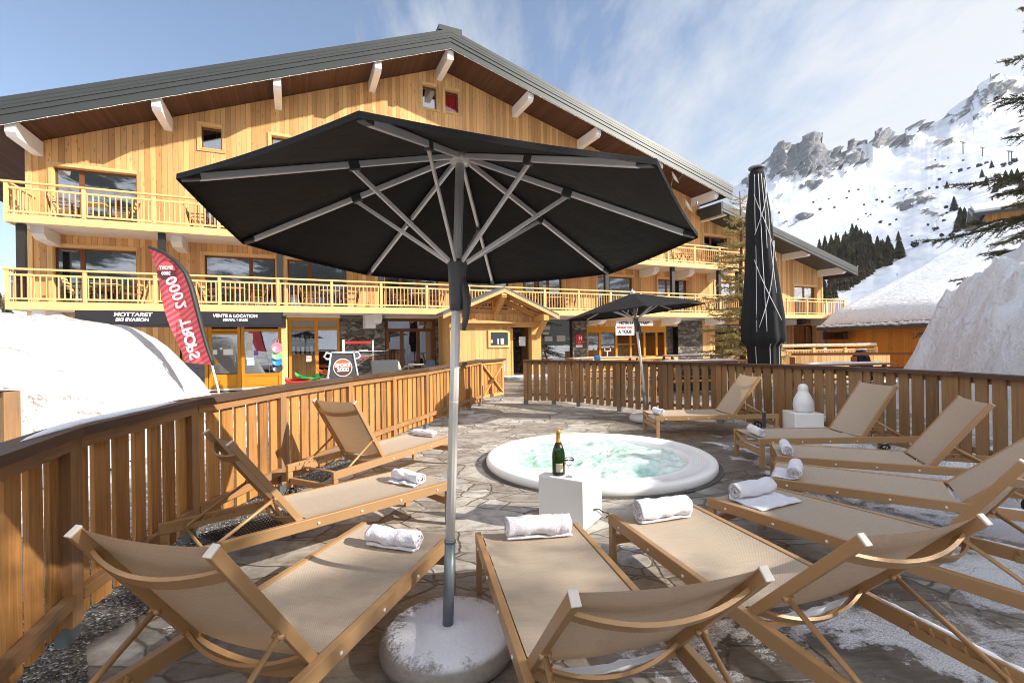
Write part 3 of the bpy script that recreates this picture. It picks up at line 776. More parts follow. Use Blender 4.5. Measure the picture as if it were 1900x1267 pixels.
# ================================================================== wooden fences
def fence(name, label, posts, zc, inner, gap=.035, bw=.13, group=None, post_w=.10, caps=True, bm_='fence'):
    """posts: list of (x, y); boards, rails and handrail between successive posts; inner = side (+1/-1) facing the terrace"""
    root = thing(name, label, 'fence', (posts[0][0], posts[0][1], 0), group=group)
    O = V((posts[0][0], posts[0][1], 0)); n = len(posts)
    P = [V((x, y, 0))-O for x, y in posts]
    for i, p in enumerate(P):
        d = (P[min(i+1, n-1)]-P[max(i-1, 0)]).normalized(); a = atan2(d.y, d.x)
        m = MB(); m.box((p.x, p.y, (zc[i]+.10)/2-.0), (post_w, post_w, zc[i]-.10), a); po = m.build('post', MAT['fence_post'], root)
        m = MB(); m.box((p.x, p.y, .055), (post_w+.014, post_w*.6, .11), a); m.build('post_foot', MAT['galv'], po)
    for i in range(n-1):
        p, q = P[i], P[i+1]; d = (q-p); L = d.length; d.normalize(); s = V((-d.y, d.x, 0))*inner      # s points to the terrace
        za, zb = zc[i], zc[i+1]
        m = MB(); m.bar(p+d*.05+s*.030+V((0, 0, za-.085)), q-d*.05+s*.030+V((0, 0, zb-.085)), .035, .075); m.build('top_rail', MAT['fence_post'], root)
        m = MB(); m.bar(p+d*.05+s*.030+V((0, 0, .245)), q-d*.05+s*.030+V((0, 0, .245)), .045, .07); m.build('bottom_rail', MAT['fence_post'], root)
        m = MB(); k = max(1, int((L-.06)/(bw+gap))); st = (L-.02)/k
        for j in range(k):
            c = p+d*(.01+st*(j+.5))-s*.012; f = (j+.5)/k; z1 = za+(zb-za)*f-.052; z0 = .10+rnd.uniform(-.015, .015)
            b = bw+rnd.uniform(-.012, .012)
            m.box((c.x, c.y, (z0+z1)/2), (b, .024, z1-z0), atan2(d.y, d.x)+rnd.uniform(-.008, .008))
        m.build('boards', MAT[bm_], root)
    if caps:
        m = MB(); pr = [P[0]-(P[1]-P[0]).normalized()*.06]+P[1:-1]+[P[-1]+(P[-1]-P[-2]).normalized()*.06]; rs = []
        for i, p in enumerate(pr):
            d = (pr[min(i+1, n-1)]-pr[max(i-1, 0)]).normalized(); s = V((-d.y, d.x, 0))*inner
            rs.append([p+s*a+V((0, 0, zc[i]+b)) for a, b in ((-.085, -.05), (.085, -.05), (.085, .0), (-.085, .0))])
        for i in range(n-1):
            L = (pr[i+1]-pr[i]).length; g0 = V((i*3.3, .5, i*7.1))
            vs = [[m.bm.verts.new(v) for v in rs[i]], [m.bm.verts.new(v) for v in rs[i+1]]]
            for e in (0, 1):
                for w, (a, b) in zip(vs[e], ((-.085, 0), (.085, 0), (.085, .05), (-.085, .05))): w[m.g] = g0+V((a, b, e*L))
            for j in range(4): m.bm.faces.new((vs[0][j], vs[0][(j+1) % 4], vs[1][(j+1) % 4], vs[1][j]))
            if i == 0: m.bm.faces.new(vs[0])
            if i == n-2: m.bm.faces.new(vs[1])
        m.build('handrail', MAT['cap'], root)
    return root
LP = [(-1.62, .55), (-2.02, 1.55), (-2.43, 2.6), (-2.66, 3.94), (-2.53, 5.2), (-2.27, 6.6), (-1.96, 7.8), (-1.64, 9.0), (-1.33, 10.2), (-1.03, 11.3), (-.83, 12.1)]
LZ = [1.11, 1.115, 1.12, 1.115, 1.11, 1.10, 1.09, 1.08, 1.09, 1.11, 1.12]
fl = fence('wooden_fence', 'long sunlit orange-brown board fence curving up to the gate', LP, [z+.05 for z in LZ], -1)
RPo = [(.34, 12.35), (1.05, 12.2), (1.62, 11.75), (2.42, 10.85), (3.22, 10.05), (3.98, 9.2), (4.60, 8.15), (5.12, 7.05), (5.42, 5.85), (5.52, 4.7), (5.45, 3.5), (5.2, 2.3)]
fr_ = fence('wooden_fence', 'long shaded brown board fence curving behind the egg lamp and loungers', RPo, [1.14, 1.13, 1.13, 1.14, 1.14, 1.15, 1.15, 1.16, 1.16, 1.16, 1.16, 1.16], 1, bm_='fence_shaded')
# snow left lying on the left handrail
def drift(name, label, pts, w, h, par):
    m = MB(); rs = []
    for i, p in enumerate(pts):
        p = V(p); d = (V(pts[min(i+1, len(pts)-1)])-V(pts[max(i-1, 0)])).normalized(); s = V((-d.y, d.x, 0)); e = sin(pi*min(1, max(0, i/(len(pts)-1))))**.6+.02
        ww = w*(.55+.45*N.noise(V((i*.37, 2, 0)))+.2)*e
        rs.append([p+s*(ww*cos(a))+V((0, 0, max(0, sin(a))*h*e+.001)) for a in [pi*k/8 for k in range(9)]])
    m.rings(rs); return m.build(name, MAT['snow_fine'], par, smooth=True)
O = V((LP[0][0], LP[0][1], 0)); pts = []
for i in range(18):
    f = i/17*1.25+1.65; a = int(f); q = V((*LP[a], LZ[a]+.05)).lerp(V((*LP[a+1], LZ[a+1]+.05)), f-a); pts.append(q-O+V((-.01, 0, 0)))
drift('snow_strip', '', pts, .06, .022, fl)
# gate: boarded leaf with a cross brace, on a castor
gt = thing('wooden_gate', 'boarded wooden gate with an X brace standing open before the porch', 'gate', (-.80, 12.2, 0), atan2(.95, .55))
GL = 1.10
m = MB()
for k in range(7): m.box((.02+GL*(k+.5)/7, .03, .63), (GL/7-.02, .022, .94))
m.build('boards', MAT['fence'], gt)
m = MB(); m.b2(0, GL, -.01, .02-.002, 1.02, 1.10); m.b2(0, GL, -.01, .018, .17, .25); m.b2(0, .07, -.012, .018, .25, 1.02); m.b2(GL-.07, GL, -.012, .018, .25, 1.02); m.build('frame', MAT['larch_d'], gt)
m = MB(); m.bar((.07, -.02, .25), (GL-.07, -.02, 1.02), .03, .08, up=(0, 1, 0)); m.build('brace', MAT['larch_d'], gt)
m = MB(); m.bar((.07, -.005, 1.02), (GL-.07, -.005, .25), .03, .08, up=(0, 1, 0)); m.build('brace', MAT['larch_d'], gt)
m = MB(); m.b2(-.03, GL+.03, -.08, .09, 1.105, 1.15); m.build('handrail', MAT['cap'], gt)
m = MB(); m.path([V((GL-.12, .0, .07))+V((cos(a)*.05, 0, sin(a)*.05)) for a in [2*pi*k/16 for k in range(17)]], .014, 6); m.tube((GL-.12, 0, .07), (GL-.12, 0, .18), .012); m.build('castor', MAT['galv'], gt)
m = MB(); m.tube((.03, -.03, .0), (.03, -.03, .5), .012); m.build('drop_bolt', MAT['galv'], gt)
m = MB(); m.b2(GL+.0, GL+.03, -.03, .02, .80, 1.0); m.build('latch', MAT['alu'], gt)
# another short fence end at the far left
fs = fence('wooden_fence', 'short stub of orange-brown fence standing alone before the sunlit snow bank', [(-6.6, 5.2), (-5.28, 5.0)], [1.16, 1.16], -1, post_w=.15)
# gravel strip and wire mesh along the left fence
t = NT('dark_gravel'); v = t.coord(); vo = t.node('ShaderNodeTexVoronoi'); t.set(vo.inputs['Vector'], v); vo.inputs['Scale'].default_value = 75
cc_ = t.sep(vo.outputs['Color'])[0]
t.base(t.ramp(cc_, [(0, (.05, .045, .04)), (.6, (.17, .15, .13)), (.9, (.34, .31, .28)), (1, (.7, .7, .72))]), .85, 0, .2); t.bump(t.math('SUBTRACT', 1., vo.outputs['Distance']), 1., .03)
m = MB(); ng = 60
edge = lambda f: V((*LP[min(9, int(f))], 0)).lerp(V((*LP[min(10, int(f)+1)], 0)), f-min(9, int(f)))
m.grid(lambda u, q: (lambda p: V((p.x-.6+q*(.6+.22+.14*N.noise(V((u*14, 0, 5)))), p.y, .012+.012*N.noise(V((u*90, q*9, 1))))))(edge(u*5.)), 120, 8)
g_ = m.build('gravel_strip', t.m, smooth=True); struct(g_)
m = MB()
for k in range(34): m.bar((-.5+k*.03, -.28, 0), (-.5+k*.03, .28, .0), .006, .006)
for k in range(19): m.bar((-.5, -.28+k*.031, .006), (.49, -.28+k*.031, .006), .006, .006)
tag(m.build('wire_mesh_mat', MAT['black'], loc=(-2.05, 4.15, .06), rot=(0, .05, R(62))), 'black wire mesh mat lying on gravel beneath a sunlit lounger', 'mesh mat')
# ================================================================== hotel  (local x along the front, y back from the balcony fronts, z up)
YAW = R(24.4)
P0 = V((-15.2, 14.4, 0))
hotel = thing('chalet_hotel', 'long larch-clad chalet hotel with two rows of balconies under a dark gabled roof', 'hotel', P0, YAW)
WY = 1.75
def ztop(u):                                  # underside of the roof at the wall
    if u <= 14.03: return 14.05-(14.03-u)*.3985
    if u <= 29.75: return 14.05-(u-14.03)*.278
    return 9.05-(u-29.75)*.262
def wall(u0, u1, y, z0, zf, holes, name, mat, extra=()):
    m = MB(); us = sorted({u0, u1, *extra, *[h[0] for h in holes if u0 < h[0] < u1], *[h[1] for h in holes if u0 < h[1] < u1]})
    for a, b in zip(us, us[1:]):
        if b-a < 1e-6: continue
        hs = sorted([(h[2], h[3]) for h in holes if h[0] <= a+1e-6 and h[1] >= b-1e-6]); z = z0
        for (ha, hb) in hs:
            if ha > z+1e-6: m.face([(a, y, z), (b, y, z), (b, y, ha), (a, y, ha)])
            z = max(z, hb)
        ta, tb = zf(a+1e-4), zf(b-1e-4)
        if min(ta, tb) > z+1e-4: m.face([(a, y, z), (b, y, z), (b, y, tb), (a, y, ta)])
    return m.build(name, mat, hotel, recalc=False)
HO = []                                       # (u0, u1, z0, z1)
DEEP = .16
def opening(u0, u1, z0, z1, splits=(), curtain=(), trim=.11, fm='frame', fw=.075, blind=None, deep=DEEP, y=WY, trim_mat='larch_h', rails=(), pane_mat='glass'):
    HO.append((u0, u1, z0, z1))
    yf = y+deep
    f = MB(); f.b2(u0, u1, yf, yf+.06, z1-fw, z1); f.b2(u0, u1, yf, yf+.06, z0, z0+fw)
    xs = [u0, *splits, u1]
    for i, x in enumerate(xs):
        a, b = (x, x+fw) if i == 0 else ((x-fw, x) if i == len(xs)-1 else (x-fw*.9, x+fw*.9))
        f.b2(a, b, yf-.001, yf+.061, z0+fw, z1-fw)
    for r in rails: f.b2(u0+fw, u1-fw, yf+.001, yf+.059, r-.03, r+.03)
    w = f.build('window', MAT[fm], hotel)
    for a, b in zip(xs, xs[1:]):
        g = MB(); g.box(((a+b)/2, yf+.032, (z0+z1)/2), (b-a-fw*1.2, .006, z1-z0-fw*1.4)); g.build('pane', MAT[pane_mat], w)
    r = MB()                                  # reveal and surround
    for (a, b, c, d) in ((u0-.001, u0+.02, z0, z1), (u1-.02, u1+.001, z0, z1), (u0+.02, u1-.02, z1-.02, z1+.001), (u0+.02, u1-.02, z0-.001, z0+.02)):
        r.b2(a, b, y-.012, yf-.002, c, d)
    if trim:
        r.b2(u0-trim, u0, y-.035, y-.004, z0-trim, z1+trim); r.b2(u1, u1+trim, y-.035, y-.004, z0-trim, z1+trim)
        r.b2(u0, u1, y-.034, y-.004, z1, z1+trim); r.b2(u0, u1, y-.034, y-.004, z0-trim, z0)
    r.build('surround', MAT[trim_mat], w)
    for (a, b, mat) in curtain:
        c = MB(); k = int((b-a)/.035)
        c.grid(lambda p, q: V((a+(b-a)*p, yf+.16+.028*sin(p*(b-a)*42)+.008*sin(p*91), z0+.03+(z1-z0-.06)*q)), max(6, k*2), 1)
        c.build('curtain', MAT[mat], w, smooth=True, recalc=False)
    if blind:
        c = MB(); c.b2(u0+fw, u1-fw, yf+.10, yf+.11, blind, z1-fw); c.build('blind', MAT['curtain'], w)
    return w
# --- gable windows, attic
opening(13.24, 13.93, 12.16, 13.20, curtain=[(13.68, 13.90, 'curtain')], fw=.06)
opening(14.29, 14.98, 12.18, 13.18, curtain=[(14.31, 14.95, 'red_cloth')], fw=.06, pane_mat='glass_clear')
opening(4.79, 5.49, 9.03, 9.90, curtain=[(5.24, 5.46, 'curtain')], fw=.06)
opening(7.15, 7.85, 9.03, 9.90, fw=.06)
# --- top floor doors
for a, b, s, c in ((.52, 2.84, 1.24, (2.1, 2.8)), (4.80, 7.1, 6.3, (4.85, 5.3)), (8.6, 10.9, 9.3, (10.2, 10.8)), (12.2, 15.2, 13.2, (14.6, 15.1)), (16.6, 18.9, 17.4, (16.7, 17.2)), (20.2, 22.5, 21.0, (21.9, 22.4)), (23.8, 26.1, 24.6, (25.4, 26.0)), (30.05, 32.15, 30.75, (31.1, 31.7))):
    opening(a, b, 5.60, 7.78, (s,), [(c[0], c[1], 'curtain')])
# --- first floor doors
for a, b, s, c in ((.50, 2.81, (1.24,), (1.75, 2.75)), (4.84, 7.26, (6.39,), (4.88, 5.25)), (7.66, 9.95, (8.5,), (8.6, 9.9)), (11.47, 13.9, (12.2, 12.95), (13.3, 13.85)), (15.17, 17.4, (15.9,), (16.9, 17.35)), (18.1, 20.4, (18.9, 19.6), (19.9, 20.35)), (22.46, 24.86, (23.3,), (23.5, 23.9)), (26.54, 28.79, (27.3,), (28.3, 28.7)), (30.9, 33.3, (32.4,), (31.0, 31.4)), (34.2, 36.4, (35.2,), (34.3, 34.8)), (38.0, 40.3, (39.2,), (39.8, 40.2))):
    opening(a, b, 2.93, 5.05, s, [(c[0], c[1], 'curtain')])
# --- ground floor
opening(37.85, 40.05, .55, 2.46, (39.3,), [(37.9, 39.2, 'curtain')])
opening(30.8, 33.2, .55, 2.52, (32.2,), [(30.9, 31.5, 'curtain')])
opening(34.2, 36.4, .55, 2.52, (35.2,), [(34.3, 34.8, 'curtain')])
GF = list(HO)
wall(-.12, 40.85, WY, 2.9, ztop, HO, 'upper_wall', MAT['larch'], (14.03, 29.75))
m = MB()                                       # side and back walls
m.face([(-.12, WY, -.15), (-.12, 16, -.15), (-.12, 16, ztop(-.12)), (-.12, WY, ztop(-.12))]); m.face([(40.85, WY, -.15), (40.85, 16, -.15), (40.85, 16, ztop(40.85)), (40.85, WY, ztop(40.85))])
m.face([(-.12, 16, -.15), (40.85, 16, -.15), (40.85, 16, ztop(40.85)), (29.75, 16, 9.05), (29.75, 16, ztop(29.74)), (14.03, 16, 14.05), (-.12, 16, ztop(-.12))])
m.build('rear_wall', MAT['larch_side'], hotel, recalc=False)
m = MB()
for z in (2.86, 5.52): m.b2(-.1, 40.8, WY+.02, 15.9, z-.12, z)
m.b2(-.1, 40.8, WY+.02, 15.9, -.1, -.02)
m.b2(.1, 34, WY+.25, 15, 8.2, 8.3)
for u in (3.7, 7.42, 11.2, 14.7, 17.9, 22.4, 26.3, 29.7, 33.7, 37.2): m.b2(u-.05, u+.05, WY+.26, 8, 2.9, 8.1 if u < 33 else 5.4)
m.b2(.1, 40.7, 6.0, 6.1, 0, 8.1-.05 if False else 5.4); m.b2(.1, 33, 6.0, 6.1, 5.6, 8.1)
m.build('interior_slabs', MAT['render'], hotel)
# corner boards
m = MB()
m.b2(-.16, .0, WY-.05, WY-.004, 0, ztop(-.1)-.02); m.b2(40.76, 40.9, WY-.05, WY-.004, 0, ztop(40.8)-.1)
m.build('corner_board', MAT['larch_h'], hotel)

# --- roof
def roof(name, u0, z0, u1, z1, th, y0, y1, cut=None):
    """slab following a slope; top edge given, thickness th measured vertically"""
    m = MB(); m.extr([(u0, y0, z0), (u1, y0, z1), (u1, y0, z1-.30), (u0, y0, z0-.30)], (0, y1-y0, 0)); return m.build(name, MAT['roof'], hotel)
RX, RZ = 14.0, 14.69
ue, ze = -2.6, 14.69-16.6*.4013
roof('roof', ue, ze, RX, RZ, .3, -.12, 17)
roof('roof', RX, RZ, 30.24, 10.14, .3, -.119, 17)
roof('roof', 29.5, 9.19, 41.62, 6.17, .3, -.05, 17)
m = MB(); m.b2(RX-.5, RX+.5, -.16, 17, RZ-.11, RZ+.10); m.build('ridge_cap', MAT['roof'], hotel)
def fascia(u0, z0, u1, z1, d, y):              # layered metal verge boards
    m = MB()
    for a, b, yy in ((0, .36, y-.035), (.36, .40, y-.012), (.40, d, y-.05+.035)):
        m.extr([(u0, yy, z0-a), (u1, yy, z1-a), (u1, yy, z1-b), (u0, yy, z0-b)], (0, .08-(yy-y), 0))
    for a in (.13, .25, .52):
        m.extr([(u0, y-.042, z0-a), (u1, y-.042, z1-a), (u1, y-.042, z1-a-.015), (u0, y-.042, z0-a-.015)], (0, .03, 0))
    return m.build('verge_boards', MAT['roof'], hotel)
fascia(ue, ze, RX, RZ, .80, -.16); fascia(RX, RZ, 30.24, 10.14, .80, -.16); fascia(29.5, 9.19, 41.62, 6.17, .56, -.10)
m = MB(); m.b2(29.44, 29.498, -.12, 1.4, 8.50, 9.17); m.b2(41.62, 41.66, -.12, 16, 5.62, 6.16); m.build('verge_boards', MAT['roof'], hotel)
def light_string(u0, z0, u1, z1):
    m = MB(); n = int(abs(u1-u0)/.6); pts = [V((u0+(u1-u0)*i/(n*2), -.17, z0+(z1-z0)*i/(n*2)-(.012 if i % 2 else 0))) for i in range(n*2+1)]
    m.path(pts, .006, 5)
    for p in pts[::2]: m.lathe([(0, .012), (.014, 0), (.014, -.02), (0, -.03)], 6, p)
    m.build('light_string', MAT['white'], hotel)
light_string(ue, ze-.82, RX, RZ-.82); light_string(RX, RZ-.82, 30.2, 10.14-.81)
def soffit(u0, z0, u1, z1):
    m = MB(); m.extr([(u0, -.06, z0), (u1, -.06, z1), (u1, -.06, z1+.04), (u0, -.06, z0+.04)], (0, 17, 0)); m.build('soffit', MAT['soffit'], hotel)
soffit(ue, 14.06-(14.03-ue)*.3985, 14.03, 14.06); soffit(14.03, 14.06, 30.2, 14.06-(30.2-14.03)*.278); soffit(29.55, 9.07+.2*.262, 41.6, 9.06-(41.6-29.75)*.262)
def beam(u, w=.26, h=.47, y0=-.02):
    z = ztop(u)-.015; m = MB()
    m.extr([(u-w/2, WY+.1, z), (u-w/2, y0, z), (u-w/2, y0, z-h*.78), (u-w/2, y0+.12, z-h), (u-w/2, WY+.1, z-h)], (w, 0, 0)); m.build('roof_beam', MAT['white'], hotel)
for u in (.17, 3.80, 7.44, 11.05): beam(u)
m = MB(); m.b2(13.9, 14.16, -.02, WY+.1, 13.50, 14.02); m.build('roof_beam', MAT['white'], hotel)
for u in (17.8, 21.46, 25.3, 29.2): beam(u)
for u in (29.95, 33.6, 37.0, 40.5): beam(u, y0=.0)

# --- balconies
def balcony(u0, u1, zf, ztopr, name):
    s = MB(); s.b2(u0+.05, u1-.05, .06, WY-.002, zf-.02, zf+.16); sl = s.build('balcony_floor', MAT['render'], hotel)
    f = MB(); f.b2(u0, u1, -.02, .055, zf-.045, zf+.20); f.b2(u0, u0+.07, .056, WY-.01, zf-.045, zf+.20); f.b2(u1-.07, u1, .056, WY-.01, zf-.045, zf+.20); f.build('fascia_board', MAT['larch_h'], sl)
    rl = MB(); rl.b2(u0-.06, u1+.06, -.055, .075, ztopr-.055, ztopr); rl.b2(u0, u0+.10, .076, WY-.01, ztopr-.054, ztopr-.001); rl.b2(u1-.10, u1, .076, WY-.01, ztopr-.054, ztopr-.001)
    rl.build('handrail', MAT['larch_h'], sl)
    m = MB()
    m.b2(u0+.05, u1-.05, -.012, .032, ztopr-.235, ztopr-.175); m.b2(u0+.05, u1-.05, -.012, .032, zf+.255, zf+.315)
    n = int((u1-u0)/.145); st = (u1-u0-.16)/n
    for i in range(1, n): m.tube((u0+.08+st*i, .010, zf+.315), (u0+.08+st*i, .010, ztopr-.235), .021, n=6)
    for yy in [.15+.145*k for k in range(11)]:
        for uu in (u0+.04, u1-.04): m.tube((uu, yy, zf+.20), (uu, yy, ztopr-.06), .021, n=6)
    m.build('balusters', MAT['larch_h'], sl)
    k = round((u1-u0)/1.82); 
    for i in range(k+1):
        u = u0+.05+(u1-u0-.10)*i/k; m = MB(); m.b2(u-.048, u+.048, -.03, .055, zf+.201, ztopr-.056); m.build('post', MAT['larch_h'], sl)
    return sl
balcony(0, 40.4, 2.84, 4.05, 'b'); balcony(0, 31.25, 5.48, 6.68, 'b')
for u in (.27, 3.85, 7.44, 11.1, 14.8, 18.3, 22.0, 26.25, 29.62, 31.1):          # dark posts between the balconies
    m = MB(); m.b2(u-.10, u+.10, .22, .40, 3.0, 5.44); m.build('balcony_post', MAT['darksteel'], hotel)
for z, us in ((5.455, (.55, 4.2, 7.8, 11.4, 15.1, 18.6, 22.3, 25.4, 27.9, 30.4)), (2.815, (.55, 4.2, 11.0, 15.1, 22.0, 26.9, 30.2, 33.6, 37.0, 39.8))):
    for u in us:
        m = MB(); m.extr([(u-.16, WY-.003, z), (u-.16, .55, z), (u-.16, .55, z-.22), (u-.16, .8, z-.36), (u-.16, WY-.003, z-.40)], (.32, 0, 0)); m.build('corbel', MAT['white'], hotel)
for u in (36.95, 40.2):
    m = MB(); m.b2(u-.17, u+.17, .35, .75, 2.42, 2.79); m.build('beam_end', MAT['darksteel'], hotel)
# --- ground-floor front: stone, render and timber sections
GW = WY
def gsec(u0, u1, mat, z0=-.15, z1=2.84, y=GW, name='ground_wall', holes=()):
    m = MB(); us = sorted({u0, u1, *[h[0] for h in holes], *[h[1] for h in holes]})
    for a, b in zip(us, us[1:]):
        z = z0
        for h in sorted(holes, key=lambda h: h[2]):
            if h[0] <= a+1e-6 and h[1] >= b-1e-6:
                if h[2] > z: m.face([(a, y, z), (b, y, z), (b, y, h[2]), (a, y, h[2])])
                z = h[3]
        if z < z1: m.face([(a, y, z), (b, y, z), (b, y, z1), (a, y, z1)])
    return m.build(name, MAT[mat], hotel, recalc=False)
m = MB(); m.b2(-.12, 40.85, GW+.0, GW+.3, 2.70, 2.895); m.build('ring_beam', MAT['render'], hotel)
gsec(-.12, 4.05, 'larch')
gsec(9.64, 11.46, 'stone'); m = MB(); m.b2(13.72, 14.05, GW-.12, GW+.2, -.1, 2.69); m.build('stone_pier', MAT['stone'], hotel)
gsec(14.05, 19.0, 'stone'); m = MB(); m.b2(20.86, 21.7, GW-.10, GW+.25, -.1, 2.69); m.build('stone_pier', MAT['stone'], hotel)
gsec(27.95, 29.85, 'stone'); gsec(29.85, 40.85, 'larch', holes=[h for h in GF if h[2] < 1 and h[0] > 29])
m = MB(); m.b2(10.55, 10.95, .9, GW-.003, 2.25, 2.80); m.build('corbel', MAT['white'], hotel)
# --- ski shop front
def shop_unit(u0, u1, z0, z1, splits, rails, name, door=False):
    yf = GW+.05; f = MB(); w = .11
    f.b2(u0, u1, yf, yf+.09, z1-w, z1); f.b2(u0, u1, yf, yf+.09, z0, z0+.10)
    xs = [u0, *splits, u1]
    for i, x in enumerate(xs):
        a, b = (x, x+w) if i == 0 else ((x-w, x) if i == len(xs)-1 else (x-.07, x+.07)); f.b2(a, b, yf-.002, yf+.092, z0+.10, z1-w)
    for r in rails: f.b2(u0+w, u1-w, yf+.002, yf+.088, r-.05, r+.05)
    return f.build(name, MAT['orange_frame'], hotel), yf
def pane(parent, u0, u1, z0, z1, y, mat='glass'):
    g = MB(); g.b2(u0, u1, y, y+.006, z0, z1); return g.build('pane', MAT[mat], parent)
def panel(parent, u0, u1, z0, z1, y):
    g = MB(); g.b2(u0, u1, y+.02, y+.06, z0, z1); g.b2(u0+.05, u1-.05, y+.005, y+.022, z0+.06, z1-.06); return g.build('door_panel', MAT['orange_frame'], parent)
sh, yf = shop_unit(4.10, 4.92, -.1, 2.69, (), (2.15,), 'shop_window'); pane(sh, 4.2, 4.82, .1, 2.1, yf+.04); pane(sh, 4.2, 4.82, 2.2, 2.58, yf+.04)
dr, yf = shop_unit(4.94, 6.0, -.1, 2.69, (), (2.2, 2.08), 'shop_door'); pane(dr, 5.05, 5.89, .55, 2.03, yf+.04); pane(dr, 5.05, 5.89, 2.26, 2.58, yf+.04); panel(dr, 5.05, 5.89, 0, .52, yf)
m = MB(); m.path([(5.83, yf-.03, 1.02), (5.83, yf-.09, 1.02), (5.83, yf-.09, 1.32), (5.83, yf-.03, 1.32)], .014, 8); m.build('handle', MAT['alu'], dr, smooth=True)
m = MB(); m.lathe([(0, 0), (.13, 0), (.13, .02), (0, .025)], 24, (5.12, yf-.03, 1.0), M.Rotation(pi/2, 4, 'X')); m.build('round_push_plate', MAT['orange_frame'], dr)
paper = plain('paper_notice', (.82, .82, .80), .7)
for a, b, c, d in ((5.08, 5.22, 1.28, 1.46), (5.30, 5.39, 1.46, 1.55), (5.42, 5.74, 1.26, 1.48)):
    m = MB(); m.b2(a, b, yf+.031, yf+.036, c, d); m.build('paper_notice', paper, dr)
sw, yf = shop_unit(6.02, 7.42, -.1, 2.69, (), (2.2, .46), 'shop_window'); pane(sw, 6.13, 7.31, .51, 2.15, yf+.04); pane(sw, 6.13, 7.31, 2.25, 2.58, yf+.04); panel(sw, 6.13, 7.31, 0, .41, yf)
for i, (a, b, c, d, col) in enumerate(((6.17, 6.42, 1.78, 2.08, (.7, .72, .7)), (6.17, 6.40, 1.42, 1.74, (.62, .66, .62)), (6.18, 6.44, 1.08, 1.38, (.75, .8, .84)), (6.20, 6.46, .84, 1.05, (.45, .65, .8)), (6.45, 6.60, 1.22, 1.40, (.25, .12, .42)))):
    m = MB(); m.b2(a, b, yf+.031, yf+.036, c, d); m.build('poster', plain('poster_%d' % i, col, .6, var=.3, scale=14), sw)
m = MB(); m.extr([(6.42, yf+.05, 2.1), (6.72, yf+.05, 2.1), (7.0, yf+.05, 1.22), (6.62, yf+.05, 1.22)], (0, .01, 0)); m.build('red_banner', plain('dark_red_banner', (.33, .03, .04), .6, var=.5, scale=9), sw)
m = MB(); m.b2(6.45, 7.29, yf+.06, yf+.1, .52, .80); m.build('display_panel', plain('beige_display', (.55, .48, .42), .7), sw)
m = MB(); m.b2(7.46, 7.66, .25, .46, -.1, 2.69); m.build('timber_post', MAT['larch_h'], hotel)
m = MB(); m.b2(7.44, 7.62, .20, .245, 2.25, 2.66); m.build('post_bracket', MAT['darksteel'], hotel)
bw_, yf = shop_unit(7.68, 9.62, -.1, 2.69, (8.72,), (2.25,), 'shop_window')
for a, b in ((7.79, 8.65), (8.79, 9.51)): pane(bw_, a, b, .1, 2.2, yf+.04, 'glass_clear' if a < 8 else 'glass'); 
m = MB(); m.b2(7.79, 9.51, yf+.03, yf+.05, 2.31, 2.58); m.build('transom_panel', plain('grey_beige_panel', (.30, .26, .22), .7), bw_)
m = MB(); m.b2(7.7, 8.7, yf+.45, yf+.47, 0, 1.18); m.build('pine_backboard', MAT['larch'], bw_)
m = MB(); m.b2(7.7, 8.7, yf+.20, yf+.46, 1.19, 1.215); m.b2(7.7, 8.7, yf+.20, yf+.46, 1.69, 1.715); m.build('display_shelf', MAT['larch_h'], bw_)
m = MB(); m.b2(7.70, 9.6, yf+.5, yf+.52, 1.2, 2.6); m.build('dark_backing', MAT['darkinside'], bw_)
m = MB(); m.b2(8.33, 8.52, yf+.031, yf+.036, .92, 1.17); m.build('paper_notice', paper, bw_)
m = MB(); m.b2(8.335, 8.515, yf+.028, yf+.0305, 1.04, 1.10); m.build('orange_headline', plain('orange_print', (.75, .25, .12), .6), bw_)
# ski boots on the shelf
bootm = [plain('boot_%d' % i, c, .35) for i, c in enumerate(((.72, .72, .74), (.05, .05, .055), (.35, .36, .38)))]
def boot(label, loc, mi):
    b = thing('ski_boot', label, 'ski boot', loc, YAW, 'ski boots displayed on the shop shelves')
    m = MB(); m.path([(0, .10, .045), (0, -.02, .05), (0, -.10, .05), (0, -.16, .04)], [.05, .055, .048, .03], 10); m.b2(-.045, .045, -.16, .14, 0, .025); m.build('sole_shell', bootm[mi], b, smooth=True)
    m = MB(); m.path([(0, .06, .06), (0, .045, .18), (0, .02, .32)], [.058, .06, .068], 10); m.build('cuff', bootm[mi], b, smooth=True)
    m = MB()
    for k in range(4): m.b2(-.05, .05, -.075+k*.018, -.055+k*.018, .07+k*.06, .085+k*.06)
    m.build('buckles', MAT['alu'], b)
MW = M.Translation(P0) @ M.Rotation(YAW, 4, 'Z')
def W(u, y, z): return MW @ V((u, y, z))
for j, z in enumerate((1.215, 1.715)):
    for i in range(5): boot(('grey and white' if j == 0 else 'dark')+' ski boot on the %s shelf behind the shop window' % ('lower' if j == 0 else 'upper'), W(7.86+i*.17, yf+.33, z), (0, 2)[i % 2] if j == 0 else (1, 1, 2)[i % 3])
